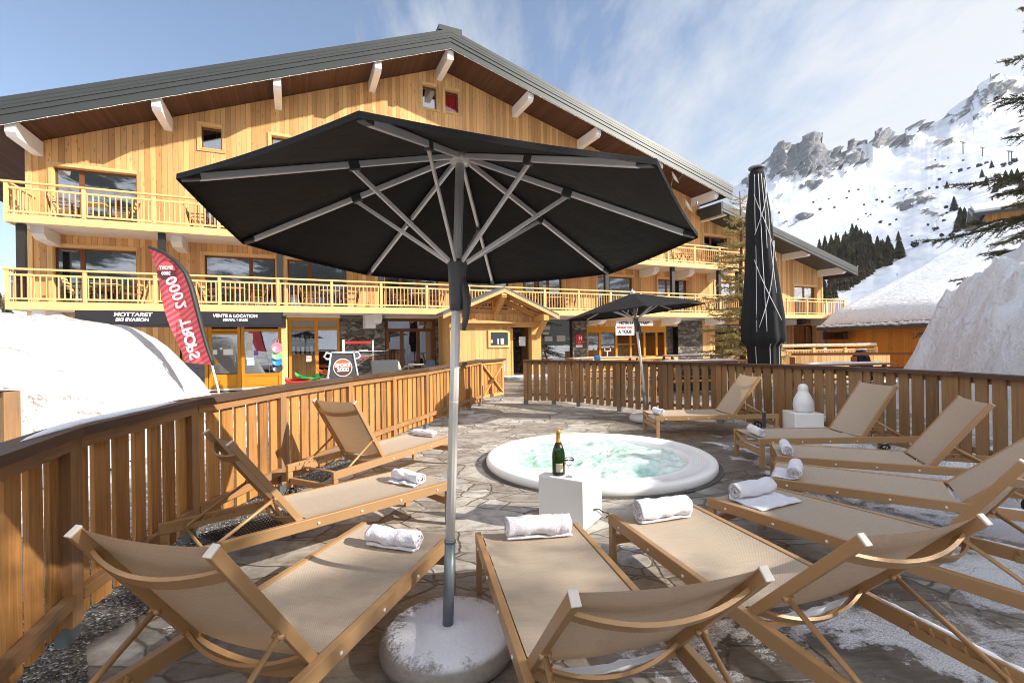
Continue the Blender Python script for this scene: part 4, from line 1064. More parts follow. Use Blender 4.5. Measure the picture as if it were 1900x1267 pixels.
# --- awning
aw = MB(); aw.b2(1.62, 7.53, .02, .30, 2.70, 2.835); o_aw = aw.build('awning', plain('black_awning_cassette', (.022, .022, .026), .5, .1), hotel)
m = MB(); m.extr([(1.66, .04, 2.80), (1.66, -.02, 2.79), (1.66, -.25, 2.36), (1.66, -.255, 2.25), (1.66, -.24, 2.25), (1.66, -.23, 2.355), (1.66, .02, 2.74)], (5.83, 0, 0)); m.build('awning_cloth', plain('black_awning_cloth', (.020, .020, .025), .8, 0, .3, 3., .15, .2), o_aw)
wt = plain('white_print', (.80, .80, .80), .5)
sl_ = atan2(.43, .23)
def aw_text(txt, u, d, size, sx=1.):           # lettering on the sloping cloth, d metres down the slope
    text_mesh('lettering', txt, size, wt, o_aw, (u, -.02-d*cos(sl_)-.006*sin(sl_), 2.79-d*sin(sl_)+.006*cos(sl_)), (sl_, 0, 0), sx=sx, ext=.001, bold=.006)
aw_text('MOTTARET', 3.13, .15, .205, .95); aw_text('SKI EVASION', 3.13, .345, .165, .92)
aw_text('VENTE & LOCATION', 6.03, .17, .18, .81); aw_text('RENTAL & SALES', 6.03, .335, .11, .92)
# --- brown entrance doors
HD = (11.50, 13.70)
f = MB(); y_ = GW+.12
f.b2(*HD, y_, y_+.1, 2.58, 2.70); f.b2(*HD, y_, y_+.1, 2.12, 2.26); f.b2(*HD, y_, y_+.1, -.1, .55)
for x in (11.5, 12.14, 12.86, 13.52): f.b2(x, x+(.18 if x > 13 else .15), y_-.002, y_+.102, .55, 2.12)
f.b2(11.5, 11.62, y_-.002, y_+.102, 2.26, 2.58); f.b2(13.58, 13.7, y_-.002, y_+.102, 2.26, 2.58)
bd = f.build('glazed_doors', MAT['frame'], hotel); g = MB(); g.b2(11.6, 13.6, y_+.045, y_+.05, .5, 2.15); g.build('pane', MAT['glass'], bd); g = MB(); g.b2(11.6, 13.6, y_+.045, y_+.05, 2.24, 2.6); g.build('pane', MAT['glass'], bd)
g = MB()
for a in (11.75, 12.5, 13.25): g.grid(lambda p, q: V((a-.2+.55*p, y_+.25+.03*sin(p*26), .3+1.9*q)), 24, 1)
g.build('curtain', MAT['curtain'], bd, smooth=True, recalc=False)
# --- dark glazing right of the porch, bar windows
g = MB(); g.b2(19.02, 20.84, GW+.06, GW+.07, -.1, 2.69); dg = g.build('dark_glazing', MAT['glass'], hotel)
f = MB(); 
for x in (19.0, 20.78): f.b2(x, x+.08, GW+.02, GW+.14, -.1, 2.69)
f.build('frame', MAT['darksteel'], dg)
for a, b, c, d in ((19.25, 19.62, 2.18, 2.38), (19.2, 19.55, 1.95, 2.08), (19.3, 19.75, 1.62, 1.86), (20.0, 20.5, 1.6, 1.9)):
    m = MB(); m.b2(a, b, GW+.048, GW+.053, c, d); m.build('white_sticker', plain('faded_sticker', (.38, .40, .40), .6), dg)
f = MB(); f.b2(21.75, 27.1, GW+.02, GW+.13, 2.05, 2.35); f.b2(21.75, 27.1, GW-.02, GW+.14, .62, .72)
for x in (21.75, 22.55, 23.6, 24.55, 25.5, 26.35, 26.98): f.b2(x, x+.12, GW+.018, GW+.132, .72, 2.05)
br = f.build('bar_window', MAT['orange_frame'], hotel)
for a, b in ((21.87, 22.55), (22.67, 23.6), (23.72, 24.55), (24.67, 25.5), (25.62, 26.35), (26.47, 26.98)): pane(br, a, b, .72, 2.05, GW+.07)
gsec(21.7, 27.95, 'larch', -.1, .62, GW+.0); gsec(21.7, 27.95, 'larch', 2.35, 2.84, GW+.01); gsec(27.1, 27.95, 'stone', .62, 2.35, GW+.4)
m = MB(); m.b2(21.75, 27.3, GW-.55, GW-.022, .60, .66); m.build('bar_shelf', MAT['larch_h'], hotel)
# hotel plaque
pq = MB(); pq.b2(21.02, 21.42, GW-.135, GW-.102, 1.42, 1.95); pq = pq.build('hotel_plaque', plain('red_plaque', (.55, .015, .02), .4), hotel)
m = MB(); m.b2(21.03, 21.41, GW-.133, GW-.104, 1.27, 1.40); m.build('white_plate', MAT['white'], pq)
text_mesh('lettering', 'H', .27, wt, pq, (21.28, GW-.137, 1.74), bold=.008); text_mesh('lettering', '***', .13, wt, pq, (21.22, GW-.137, 1.50))
# banners above the bar
cl = plain('white_banner', (.78, .76, .74), .8)
blk = plain('black_print', (.03, .03, .03), .7); red = plain('red_print', (.45, .06, .04), .7)
bn = MB(); bn.b2(22.6, 24.95, .36, .366, 2.35, 2.60); bn = bn.build('cloth_banner', cl, hotel)
text_mesh('lettering', 'HOTEL LE MOTTARET', .23, blk, bn, (23.77, .355, 2.475), sx=.85, bold=.008)
bn = MB(); bn.b2(22.55, 23.7, .33, .336, 1.86, 2.34); bn = bn.build('cloth_banner', cl, hotel)
text_mesh('lettering', 'RESTAURANT OUVERT', .13, red, bn, (23.12, .325, 2.25), sx=.72, bold=.006); text_mesh('lettering', 'A TOUS', .23, blk, bn, (23.12, .325, 2.03), bold=.012)
# satellite dishes
def dish(u, y, z, r, label):                  # reflector turned to the south-west sky, on a bent arm from the wall
    d = thing('satellite_dish', label, 'satellite dish', W(u, y, z), YAW)
    q = V((.62, -.62, .48)).normalized(); mr = V((0, 0, 1)).rotation_difference(q).to_matrix().to_4x4()
    m = MB(); m.lathe([(0, .0), (r*.5, r*.05), (r, r*.2), (r*1.02, r*.2), (r*.5, r*.02), (0, -.03)], 32, m=mr); m.build('reflector', MAT['white'], d, smooth=True)
    m = MB(); m.path([(0, 0, 0), (0, .12, -.05), (0, .2, -.35), (0, WY-y, -.45)], .022, 6); e = mr @ V((r*.35, 0, r*1.25)); m.path([mr @ V((r*.8, 0, r*.1)), e], .014, 6); m.box(e, (.07, .07, .12)); m.build('arm', MAT['galv'], d)
dish(26.4, .25, 10.2, .36, 'white satellite dish mounted higher, just under the roof edge'); dish(27.75, .7, 8.95, .42, 'white satellite dish mounted lower on the larch wall')
# ================================================================== entrance porch (same local frame as the hotel)
porch = thing('entrance_porch', 'larch entrance porch with its own small gabled roof and dark doorway', 'porch', MW @ V((-.41, 1.45, 0)), YAW); porch.scale = (1.072, 1, 1.05)
# ---- porch (local x along the hotel front, y back, roof front edge at y = -2.6)
U0, UR, U1, ZR, ZE = 12.72, 15.17, 17.6, 3.72, 2.66
m = MB()
for a, b in ((U0, UR), (U1, UR)): m.extr([(a, -2.6, ZE), (b, -2.6, ZR), (b, -2.6, ZR-.09), (a, -2.6, ZE-.09)], (0, 1.06, 0))
rf = m.build('roof', plain('grey_bitumen_roof', (.10, .105, .105), .7, 0, .25, 8., .3), porch)
m = MB()
for a, b in ((U0, UR), (U1, UR)): m.extr([(a, -2.62, ZE-.092), (b, -2.62, ZR-.092), (b, -2.62, ZR-.22), (a, -2.62, ZE-.22)], (0, .045, 0))
m.build('barge_board', MAT['larch_h'], rf)
m = MB()
for a, b in ((U0, UR), (U1, UR)): m.extr([(a, -2.57, ZE-.10), (b, -2.57, ZR-.10), (b, -2.57, ZR-.13), (a, -2.57, ZE-.13)], (0, 1.02, 0))
m.build('roof_boards', MAT['larch_side'], rf)
WYp = -1.6
m = MB()                                                   # boarded front: left of the doorway and the gable
def zs(u): return (ZE+(ZR-ZE)*(u-U0)/(UR-U0) if u < UR else ZE+(ZR-ZE)*(U1-u)/(U1-UR))-.14
m.face([(13.25, WYp, -.05), (15.86, WYp, -.05), (15.86, WYp, 2.15), (13.25, WYp, 2.15)])
m.face([(13.25, WYp+.01, 2.15), (17.15, WYp+.01, 2.15), (17.15, WYp+.01, 2.70), (13.25, WYp+.01, 2.70)])
m.build('boarded_front', MAT['larch'], porch, recalc=False)
m = MB()
m.face([(13.25, .4, -.05), (13.25, WYp, -.05), (13.25, WYp, 2.62), (13.25, .4, 2.62)]); m.build('side_wall', MAT['larch_side'], porch, recalc=False); m = MB(); m.face([(17.15, WYp+.1, -.05), (17.15, .4, -.05), (17.15, .4, 2.62), (17.15, WYp+.1, 2.62)])
m.build('side_wall', MAT['larch_side'], porch, recalc=False)
m = MB(); m.b2(15.86, 15.93, WYp-.02, WYp+.12, -.05, 2.1); m.b2(16.78, 17.22, WYp-.04, WYp+.30, -.05, 2.42); m.build('door_post', MAT['larch_d'], porch)
m = MB(); m.b2(13.2, 17.0, WYp-.10, WYp-.003, 2.14, 2.36); m.build('tie_beam', MAT['larch_d'], porch)
m = MB(); m.extr([(13.55, WYp-.34, 2.30), (15.95, WYp-.34, 2.30), (15.95, WYp-.34, 2.335), (13.55, WYp-.34, 2.335)], (0, .236, .09)); m.build('weather_board', MAT['larch_h'], porch)
m = MB(); m.b2(15.05, 15.29, WYp-.11, WYp+.06, 2.362, 3.4); m.build('king_post', MAT['larch_d'], porch)
m = MB(); m.bar((15.17, -2.56, 3.44), (15.17, WYp-.05, 2.75), .2, .2, up=(1, 0, 0)); m.b2(15.06, 15.28, -2.59, -1.56, 3.30, 3.53); m.build('ridge_beam', MAT['larch_d'], porch)
for a in (13.30, 17.02):
    m = MB(); m.b2(a-.12, a+.12, -2.57, -1.5, 2.40, 2.63)
    if a > 15: m.bar((a, -2.45, 2.42), (a, WYp-.06, 1.72), .17, .17, up=(1, 0, 0))
    m.build('eaves_beam', MAT['larch_d'], porch)
for s, e in ((13.42, 15.08), (16.92, 15.26)):
    m = MB(); m.bar((s, WYp-.05, 2.64), (e, WYp-.05, 3.36), .14, .2); m.build('rafter', MAT['larch_d'], porch)
m = MB(); m.b2(14.83, 15.78, WYp-.06, WYp-.004, 1.30, 2.02); nb = m.build('notice_board', MAT['larch_h'], porch)
m = MB(); m.b2(14.93, 15.68, WYp-.066, WYp-.0605, 1.40, 1.93); m.build('pane', plain('dark_display_glass', (.05, .055, .06), .1), nb)
for a, b, c, d in ((14.95, 15.0, 1.5, 1.62), (15.22, 15.28, 1.45, 1.66), (15.36, 15.5, 1.44, 1.68)): 
    m = MB(); m.b2(a, b, WYp-.07, WYp-.067, c, d); m.build('paper_notice', paper, nb)
m = MB(); m.b2(15.9, 17.2, .35, .40, -.05, 2.4); m.build('inner_door', planks('dark_door_boards', (.10, .055, .03), 'x', .2, .8, .2), porch)
m = MB(); m.b2(16.35, 16.65, WYp+.32, WYp+.33, 1.35, 1.75); m.build('paper_notice', paper, porch)
m = MB(); m.b2(15.2, 17.4, WYp-1.1, WYp-.05, -.10, .10); m.b2(15.3, 17.3, WYp-.9, .3, .10, .13); m.build('doorstep', MAT['concrete'], porch)
m = MB(); m.b2(15.25, 17.35, WYp-1.06, WYp-.3, .10, .135, bev=.01); m.build('snow_on_step', MAT['snow_shade'], porch)

# ================================================================== shop surroundings
def local(name, label, cat, u, y, z=0, rz=0, group=None): return thing(name, label, cat, W(u, y, z), YAW+rz, group)
# A-board at the shop
ab = local('advertising_board', 'black A-board with a round SPORT 2000 badge and pale tubular frame', 'sign', 9.35, -2.6, 0, .05)
m = MB(); m.extr([(-.43, -.02, .35), (.43, -.02, .35), (.34, .12, 1.28), (-.34, .12, 1.28)], (0, .03, .003)); m.build('panel', plain('black_sign_panel', (.03, .03, .035), .5), ab)
m = MB()
for s in (-1, 1): m.path([(s*.55, -.06, .0), (s*.36, .10, 1.30)], .028, 8); m.path([(s*.36, .10, 1.30), (s*.5, .1, 1.33), (s*.58, .09, 1.2), (s*.5, .08, 1.12), (s*.40, .08, 1.12)], .035, 8)
m.path([(-.36, .10, 1.33), (.36, .10, 1.33)], .035, 8); m.build('tubular_frame', plain('pale_blue_grey_tube', (.48, .54, .58), .4), ab, smooth=True)
tl = atan2(.93, .14)
mr = M.Rotation(tl, 4, 'X')
m = MB(); m.lathe([(0, 0), (.30, 0), (.30, .008), (0, .008)], 40, (0, .045, .83), mr); bg = m.build('badge', wt, ab)
def half(sgn, mat, nm):
    m = MB(); pts = [mr @ V((.28*cos(a), .28*sin(a), .0095))+V((0, .045, .83)) for a in [(0 if sgn > 0 else pi)+pi*k/24 for k in range(25)]]; m.face(pts); m.build(nm, mat, bg)
half(1, plain('orange_red_print', (.75, .10, .04), .5), 'badge_upper'); half(-1, plain('dark_print', (.06, .02, .02), .5), 'badge_lower')
q = mr @ V((0, .075, .012)); text_mesh('lettering', 'SPORT', .155, wt, bg, V((0, .045, .83))+q, (tl, 0, 0), sx=1.05, ext=.002, bold=.006)
q = mr @ V((0, -.075, .012)); text_mesh('lettering', '2000', .165, wt, bg, V((0, .045, .83))+q, (tl, 0, 0), sx=1.15, ext=.002, bold=.006)
# ski rack and skis by the stone wall
rk = local('ski_rack', 'ski rack with a red top rail against the stone wall', 'ski rack', 10.3, .9, 0)
m = MB(); m.b2(-.65, .55, -.02, .03, 1.62, 1.72); m.build('red_rail', plain('red_rail', (.45, .02, .02), .5), rk)
m = MB(); m.b2(-.66, -.58, -.06, .06, 0, 1.78); m.b2(.5, .55, -.05, .05, 0, 1.75); m.b2(-.6, .5, -.03, .03, 1.1, 1.13); m.b2(-.66, .55, -.25, .25, 0, .05); m.build('stand', MAT['white'], rk)
for i, (z, c, lab) in enumerate(((1.02, (.40, .03, .03), 'long red ski lying across the ski rack'), (1.16, (.12, .12, .13), 'dark ski lying across the ski rack above the red one'), (1.30, (.62, .62, .64), 'pale ski lying across the upper arms of the ski rack'))):
    m = MB(); m.bent([(-1.0, 0, 0), (-.5, 0, .012), (.4, 0, .012), (.78, 0, .0), (.9, 0, .02), (.98, 0, .07)], .09, .018); m.b2(-.2, .16, -.03, .03, .02, .06); tag(m.build('ski', plain('ski_%d' % i, c, .35), loc=W(10.25+.1*i, .76, z), rot=(0, 0, YAW)), lab, 'ski')
# round snow sledges hanging by the shop
for i, (c, z, r, lab) in enumerate((((.80, .20, .26), 1.50, .19, 'pink round pan sledge, topmost of the string hanging on the shop post'), ((.22, .62, .25), 1.24, .18, 'green round pan sledge hanging under the pink one'), ((.02, .22, .55), 1.02, .18, 'blue round pan sledge hanging between the green and black ones'), ((.04, .04, .05), .78, .19, 'black round pan sledge, lowest of the string on the shop post'))):
    s_ = thing('pan_sledge', lab, 'sledge', W(7.30, .14+.015*i, z), YAW+.15)
    m = MB(); m.lathe([(0, 0), (r*.75, .01), (r*.97, .045), (r, .06), (r*.98, .066), (r*.72, .03), (0, .02)], 28, m=M.Rotation(pi/2-.1, 4, 'X')); m.build('dish', plain('sledge_%d' % i, c, .35), s_, smooth=True)
    m = MB(); m.path([(-.05, -.02, r*.95), (-.055, -.02, r*1.3), (-.07, -.02, r*1.5), (.07, -.02, r*1.5), (.055, -.02, r*1.3), (.05, -.02, r*.95)], .016, 8); m.build('handle', bpy.data.materials['sledge_%d' % i], s_, smooth=True)
# sledges on the ground
for i, (u, y, c, lab) in enumerate(((8.0, -2.2, (.62, .04, .03), 'red plastic sledge lying on the low platform before the shop'), (8.3, -2.05, (.05, .42, .10), 'green plastic sledge on top of the red one before the shop'), (8.95, -1.6, (.75, .12, .02), 'orange-red plastic sledge heaped beside the A-board'))):
    m = MB(); m.grid(lambda p, q: V(((p-.5)*.8, (q-.5)*.46, .04+.10*abs(2*p-1)**3+.10*abs(2*q-1)**4)), 16, 12, solid=.015); m.b2(-.3, .3, -.20, -.17, .12, .16); m.b2(-.3, .3, .17, .2, .12, .16)
    tag(m.build('plastic_sledge', plain('plastic_sledge_%d' % i, c, .35), smooth=False, loc=W(u, y, .30+.10*i), rot=(.15, .1*i, YAW+.3*i)), lab, 'sledge')
m = MB(); m.b2(-.85, .75, -.4, .4, 0, .3); m.b2(-.9, .8, -.45, .45, .30, .34)
tag(m.build('low_platform', MAT['larch_d'], loc=W(8.5, -1.9, 0), rot=(0, 0, YAW)), 'low timber platform carrying the plastic sledges before the shop', 'platform')
# chairs by the brown doors, dark lounge seat
def bistro(label, u, y, rz, mat, grp):
    o = local('bistro_chair', label, 'chair', u, y, 0, rz, grp)
    m = MB(); m.grid(lambda p, q: V(((p-.5)*.46, (q-.5)*.46, .45-.02*sin(pi*p)*sin(pi*q))), 8, 8, solid=.015); m.build('seat', mat, o, smooth=True)
    m = MB(); m.grid(lambda p, q: V(((p-.5)*(.48-.10*q*q), .21+.10*q-.06*(1-(2*p-1)**2)*-.6, .50+.40*q-.05*(2*p-1)**2*q)), 10, 8, solid=.014); m.build('backrest', mat, o, smooth=True)
    for a in (-1, 1):
        m = MB(); m.path([(a*.2, .20, .9*.5), (a*.26, .0, .66), (a*.26, -.18, .66), (a*.23, -.2, .45)], .014, 6); m.build('armrest', mat, o)
        for b in (-1, 1):
            m = MB(); m.tube((a*.19, b*.19, .45), (a*.23, b*.23, 0), .014, n=6); m.build('leg', mat, o)
    return o
gp_ = plain('pale_grey_plastic_chair', (.40, .38, .36), .5); dbl = plain('dark_blue_chair', (.07, .09, .13), .5)
bistro('pale grey plastic chair before the brown glazed doors', 11.9, .6, .6, gp_, 'chairs by the brown doors'); bistro('dark blue chair opposite the pale grey one at the brown doors', 13.1, .7, -.5, dbl, 'chairs by the brown doors')
o = local('bistro_table', 'small round table between the two chairs at the brown doors', 'table', 12.45, .3, 0)
m = MB(); m.lathe([(0, .72), (.33, .72), (.33, .745), (0, .745)], 24); m.build('top', gp_, o); m = MB(); m.tube((0, 0, 0), (0, 0, .72), .03); m.lathe([(0, 0), (.22, .0), (.22, .02), (0, .03)], 20); m.build('pedestal', MAT['darksteel'], o)
o = local('lounge_seat', 'dark grey cushioned seat outside the stone wall beside the A-board', 'seat', 10.95, -1.6, 0)
dk = plain('dark_grey_cushion', (.055, .055, .06), .8, bump=.2)
m = MB(); m.b2(-.5, .5, -.45, .45, .15, .45, bev=.04); m.build('seat', dk, o); m = MB(); m.bar((-.0, .35, .45), (0, .55, .98), 1.0, .14, up=(0, 1, 0), bev=.04); m.build('backrest', dk, o)
m = MB(); m.b2(-.45, .45, -.4, .4, 0, .15); m.build('plinth', MAT['darksteel'], o)
# ---- balcony furniture
dark_w = timber('dark_chair_timber', (.10, .055, .03), .1)
def bchair(u, y, z, rz, lab, grp, proto=[None]):
    if proto[0] is None:
        o = thing('balcony_chair', lab, 'chair', (0, 0, 0), 0, grp)
        m = MB()
        for k in range(4): m.b2(-.24, .24, -.22+k*.12, -.13+k*.12, .40, .425)
        m.build('seat', MAT['larch_h'], o)
        m = MB()
        for k in range(4): m.bar((-.24, .24+.05*k, .52+.11*k), (.24, .24+.05*k, .52+.11*k), .02, .075, up=(0, .35, 1))
        m.build('backrest', MAT['larch_h'], o)
        for a in (-1, 1):
            m = MB(); m.bar((a*.255, -.24, 0), (a*.255, -.22, .62), .035, .05); m.bar((a*.255, .2, 0), (a*.255, .44, .95), .035, .05); m.bar((a*.255, -.28, .635), (a*.255, .36, .635), .05, .03); m.build('side_frame', dark_w, o)
        proto[0] = o
    else: o = copy_tree(proto[0])
    o.location = W(u, y, z); o.rotation_euler.z = YAW+rz; o['label'] = lab; o['group'] = grp
def btable(u, z, lab, grp, proto=[None]):
    if proto[0] is None:
        o = thing('balcony_table', lab, 'table', (0, 0, 0), 0, grp)
        m = MB()
        for k in range(5): m.b2(-.35, .35, -.30+k*.12, -.19+k*.12, .70, .725)
        m.build('top', MAT['larch_h'], o)
        for a in (-1, 1):
            m = MB(); m.bar((a*.3, -.26, 0), (a*.3, .26, .7), .03, .05); m.bar((a*.3, .26, 0), (a*.3, -.26, .7), .03, .05); m.build('crossed_legs', dark_w, o)
        proto[0] = o
    else: o = copy_tree(proto[0])
    o.location = W(u, .85, z); o.rotation_euler.z = YAW; o['label'] = lab; o['group'] = grp
for z, us, fl_ in ((5.64, (1.9, 5.6, 27.6, 30.0), 'upper'), (3.0, (2.2, 5.9, 9.2, 12.7, 16.6, 19.3, 23.6, 26.9, 29.6, 32.4), 'lower')):
    for i, u in enumerate(us):
        btable(u, z, 'slatted wooden table behind the %s balcony railing' % fl_, 'tables on the %s balcony' % fl_)
        bchair(u-.72, .85, z, pi/2, 'slatted wooden armchair behind the %s balcony railing' % fl_, 'chairs on the %s balcony' % fl_)
        bchair(u+.72, .85, z, -pi/2, 'slatted wooden armchair behind the %s balcony railing' % fl_, 'chairs on the %s balcony' % fl_)
# ---- feather flag (seen from behind, so its print reads mirrored)
FY = 9.6
fb = at(408, 738, FY); fb.z = 0
flag = thing('feather_flag', 'red feather flag with mirrored SPORT 2000 lettering leaning over the sunlit snow bank', 'flag', fb)
def fpt(px, py): return at(px, py, FY)-fb
edge_r = [(275, 459), (300, 468), (325, 485), (343, 507), (354, 535), (363, 570), (372, 606), (382, 642), (394, 677)]
edge_l = [(275, 461), (283, 485), (291, 515), (299, 545), (308, 575), (317, 605), (326, 633), (334, 655), (342, 672)]
def interp(tab, f):
    f *= len(tab)-1; i = min(len(tab)-2, int(f)); g = f-i; return (tab[i][0]+(tab[i+1][0]-tab[i][0])*g, tab[i][1]+(tab[i+1][1]-tab[i][1])*g)
def fsurf(u, v):
    a, b = interp(edge_l, v), interp(edge_r, v); p = fpt(a[0]+(b[0]-a[0])*u, a[1]+(b[1]-a[1])*u)
    p.y += .05*sin(v*9+u*4)*(1-u); return p
t = NT('red_flag_cloth'); vv_ = t.coord(rot=(0, .62, 0)); st = t.node('ShaderNodeTexWave', wave_type='BANDS', bands_direction='Z'); t.set(st.inputs['Vector'], vv_); st.inputs['Scale'].default_value = 3.2; st.inputs['Distortion'].default_value = 1.2; st.inputs['Detail'].default_value = 2
t.base(t.mix(st.outputs['Fac'], (.66, .06, .085), (.82, .24, .27)), .7, 0, .2)
tr = t.node('ShaderNodeBsdfTranslucent'); tr.inputs[0].default_value = (.85, .16, .18, 1); mx = t.node('ShaderNodeMixShader'); mx.inputs[0].default_value = .3
t.l.new(t.b.outputs[0], mx.inputs[1]); t.l.new(tr.outputs[0], mx.inputs[2]); t.l.new(mx.outputs[0], t.out.inputs[0])
m = MB(); m.grid(fsurf, 12, 30); cloth = m.build('cloth', t.m, flag, smooth=True, recalc=False)
m = MB(); m.path([fsurf(1.0, i/24)+V((.03, -.01, 0)) for i in range(25)], [.045+.035*sin(pi*i/24)*.6 for i in range(25)], 8, .6); m.build('black_sleeve', plain('black_sleeve', (.02, .02, .02), .6), flag, smooth=True)
m = MB(); m.path([fpt(393, 676), fpt(399, 700), fpt(405, 722), V((0.02, 0, .35)), V((0.03, 0, 0))], .02, 8); m.build('pole', MAT['white'], flag, smooth=True)
def on_flag(txt, v0, v1, u, size, mat, n):      # letters running down the cloth, mirrored
    for i, ch in enumerate(txt):
        if ch == ' ': continue
        v = v0+(v1-v0)*(i+.5)/len(txt); p = fsurf(u, v); d = (fsurf(u, v+.02)-fsurf(u, v-.02)).normalized()
        x = -d; z = V((x.z, 0, -x.x)).normalized()
        y_ = V((0, 1, 0)); 
        o = text_mesh('lettering', ch, size, mat, cloth, p+V((0, -.035, 0)), mirror=True, ext=.002, bold=.008)
        # mirrored text plane: text-right runs up the flag, seen reversed
        X = -d; Y = V((d.z, 0, -d.x)); Zc = X.cross(Y)
        o.rotation_mode = 'QUATERNION'; o.rotation_quaternion = M((X, Y, Zc)).transposed().to_quaternion()
on_flag('0002 TROPS'[::-1] if False else 'SPORT 2000'[::-1], .33, .96, .56, .30, wt, 0)
p = fsurf(.55, .27)
m = MB(); m.lathe([(0, -.002), (.19, -.002), (.19, .002), (0, .002)], 32, p+V((0, -.03, 0)), M.Rotation(pi/2, 4, 'X')); bd2 = m.build('badge', plain('dark_badge', (.10, .02, .03), .6), cloth)
m = MB(); pts = [p+V((.18*cos(a), -.034, .18*sin(a))) for a in [pi*k/20 for k in range(21)]]; m.face(pts); m.build('badge_upper', plain('badge_red', (.62, .10, .10), .6), bd2)
text_mesh('lettering', 'SPORT', .09, wt, bd2, p+V((0, -.037, .05)), (pi/2, 0, 0), mirror=True, ext=.001, bold=.004)
text_mesh('lettering', '2000', .09, wt, bd2, p+V((0, -.037, -.06)), (pi/2, 0, 0), mirror=True, ext=.001, bold=.004)

# ================================================================== bar terrace beyond the right fence
def picnic(label, x, y, rz, L, snow_, h=.78, proto=None):
    o = thing('picnic_table', label, 'picnic table', (x, y, 0), rz, 'snowy picnic tables on the bar terrace')
    wd = timber('weathered_picnic_timber', (.34, .16, .07), .3) if 'wpt' not in MAT else MAT['wpt']; MAT['wpt'] = wd
    m = MB()
    for k in range(5): m.b2(-L/2, L/2, -.38+k*.155, -.24+k*.155, h-.04, h)
    m.build('top', wd, o)
    for s in (-1, 1):
        m = MB(); m.b2(-L/2, L/2, s*.72-.13, s*.72+.13, .42, .46); m.build('bench', wd, o)
        m = MB(); xx = s*(L/2-.3); m.bar((xx, -.75, 0), (xx, -.25, h-.04), .05, .1); m.bar((xx, .75, 0), (xx, .25, h-.04), .05, .1); m.bar((xx, -.8, .38), (xx, .8, .38), .05, .08); m.build('leg_frame', wd, o)
    if snow_:
        m = MB(); m.grid(lambda p, q: V(((p-.5)*L*.9, (q-.5)*.6, h+.004+snow_*sin(pi*p)**.4*sin(pi*q)**.5*(.6+.6*N.noise(V((p*5+x, q*3, y)))))), 20, 8); m.build('snow_layer', MAT['snow_clean'], o, smooth=True)
    return o
picnic('picnic table close behind the fence with a blue box on it', 2.7, 14.2, R(6), 2.6, .0, .98)
picnic('picnic table between the planter boxes and the shaded fence', 5.6, 14.3, R(8), 2.6, .03, .98)
picnic('snow-dusted picnic table nearer the bar windows', 3.4, 17.4, R(14), 2.8, .03, 1.0)
picnic('snow-dusted picnic table near the stone wall section and thin spruce', 7.0, 18.6, R(16), 2.8, .06, 1.0)
picnic('picnic table beside the folded parasol and brown railing', 8.7, 12.6, R(5), 2.4, .05, .92)
for i, (x, y, lab, dims) in enumerate(((6.5, 15.3, 'dark grey planter box beside the thin spruce', (1.15, .5, .98)), (5.3, 15.4, 'dark grey planter box standing away from the thin spruce', (1.1, .5, .95)))):
    m = MB(); w_, d_, h_ = dims; m.b2(-w_/2, w_/2, -d_/2, d_/2, 0, h_, bev=.02); m.b2(-w_/2-.02, w_/2+.02, -d_/2-.02, d_/2+.02, h_-.08, h_+.002, bev=.01)
    o = m.build('planter_box', plain('anthracite_planter_%d' % i, (.06, .062, .066), .55), loc=(x, y, 0), rot=(0, 0, R(10))); tag(o, lab, 'planter')
# beer tap with white handles on the bar shelf, blue box
o = local('beer_tap', 'steel beer tap with two white handles standing on the bar shelf', 'beer tap', 22.75, 1.35, .66)
m = MB(); m.tube((0, 0, 0), (0, 0, .42), .035); m.bar((-.2, 0, .40), (.2, 0, .40), .05, .05); m.lathe([(0, 0), (.08, 0), (.07, .02), (0, .02)], 16); m.build('column', MAT['alu'], o, smooth=True)
m = MB(); 
for s in (-1, 1): m.lathe([(0, .43), (.035, .44), (.03, .53), (0, .55)], 10, (s*.18, -.02, 0))
m.build('handles', MAT['white'], o, smooth=True)
m = MB(); m.b2(-.08, .08, -.06, .06, 0, .17, bev=.015); m.b2(-.03, .03, -.064, -.055, .05, .10); tag(m.build('napkin_box', plain('blue_box', (.02, .16, .45), .5), loc=(2.52, 14.2, .985), rot=(0, 0, .2)), 'small blue box standing on the picnic table', 'box')
# brown terrace railing and the white railing of the next terrace
def railing(name, label, P, zt, mat, n, snow_=False, boards=False):
    o = thing(name, label, 'railing', (*P[0], 0)); O = V((*P[0], 0)); p, q = V((*P[0], 0))-O, V((*P[1], 0))-O; d = (q-p).normalized(); L = (q-p).length
    m = MB(); m.bar(p+V((0, 0, zt)), q+V((0, 0, zt)), .12, .07); m.bar(p+V((0, 0, zt-.18 if not boards else zt-.42)), q+V((0, 0, zt-.18 if not boards else zt-.42)), .05, .06 if not boards else .16); m.build('rails', mat, o)
    k = int(L/1.4)
    for i in range(k+1):
        c = p+d*(L*i/k); m = MB(); m.box((c.x, c.y, zt/2-.04), (.11, .11, zt-.08), atan2(d.y, d.x)); m.build('post', mat, o)
    if n:
        m = MB()
        for i in range(n):
            c = p+d*(L*(i+.5)/n); m.box((c.x, c.y, zt-.50), (.035, .035, .60), atan2(d.y, d.x))
        m.bar(p+V((0, 0, zt-.82)), q+V((0, 0, zt-.82)), .05, .06); m.build('balusters', mat, o)
    if snow_:
        m = MB(); m.bar(p+V((0, 0, zt+.06)), q+V((0, 0, zt+.06)), .14, .055, bev=.02); m.build('snow_layer', MAT['snow_clean'], o)
    return o
a, b = at(1450, 641, 21), at(1625, 639, 21.5)
railing('white_railing', 'snow-topped pale railing of the next terrace in front of the orange hall', ((a.x, a.y), (b.x, b.y)), 1.24, MAT['larch_h'], 60, True)
a, b = at(1470, 656, 13.4), at(1705, 656, 12.6)
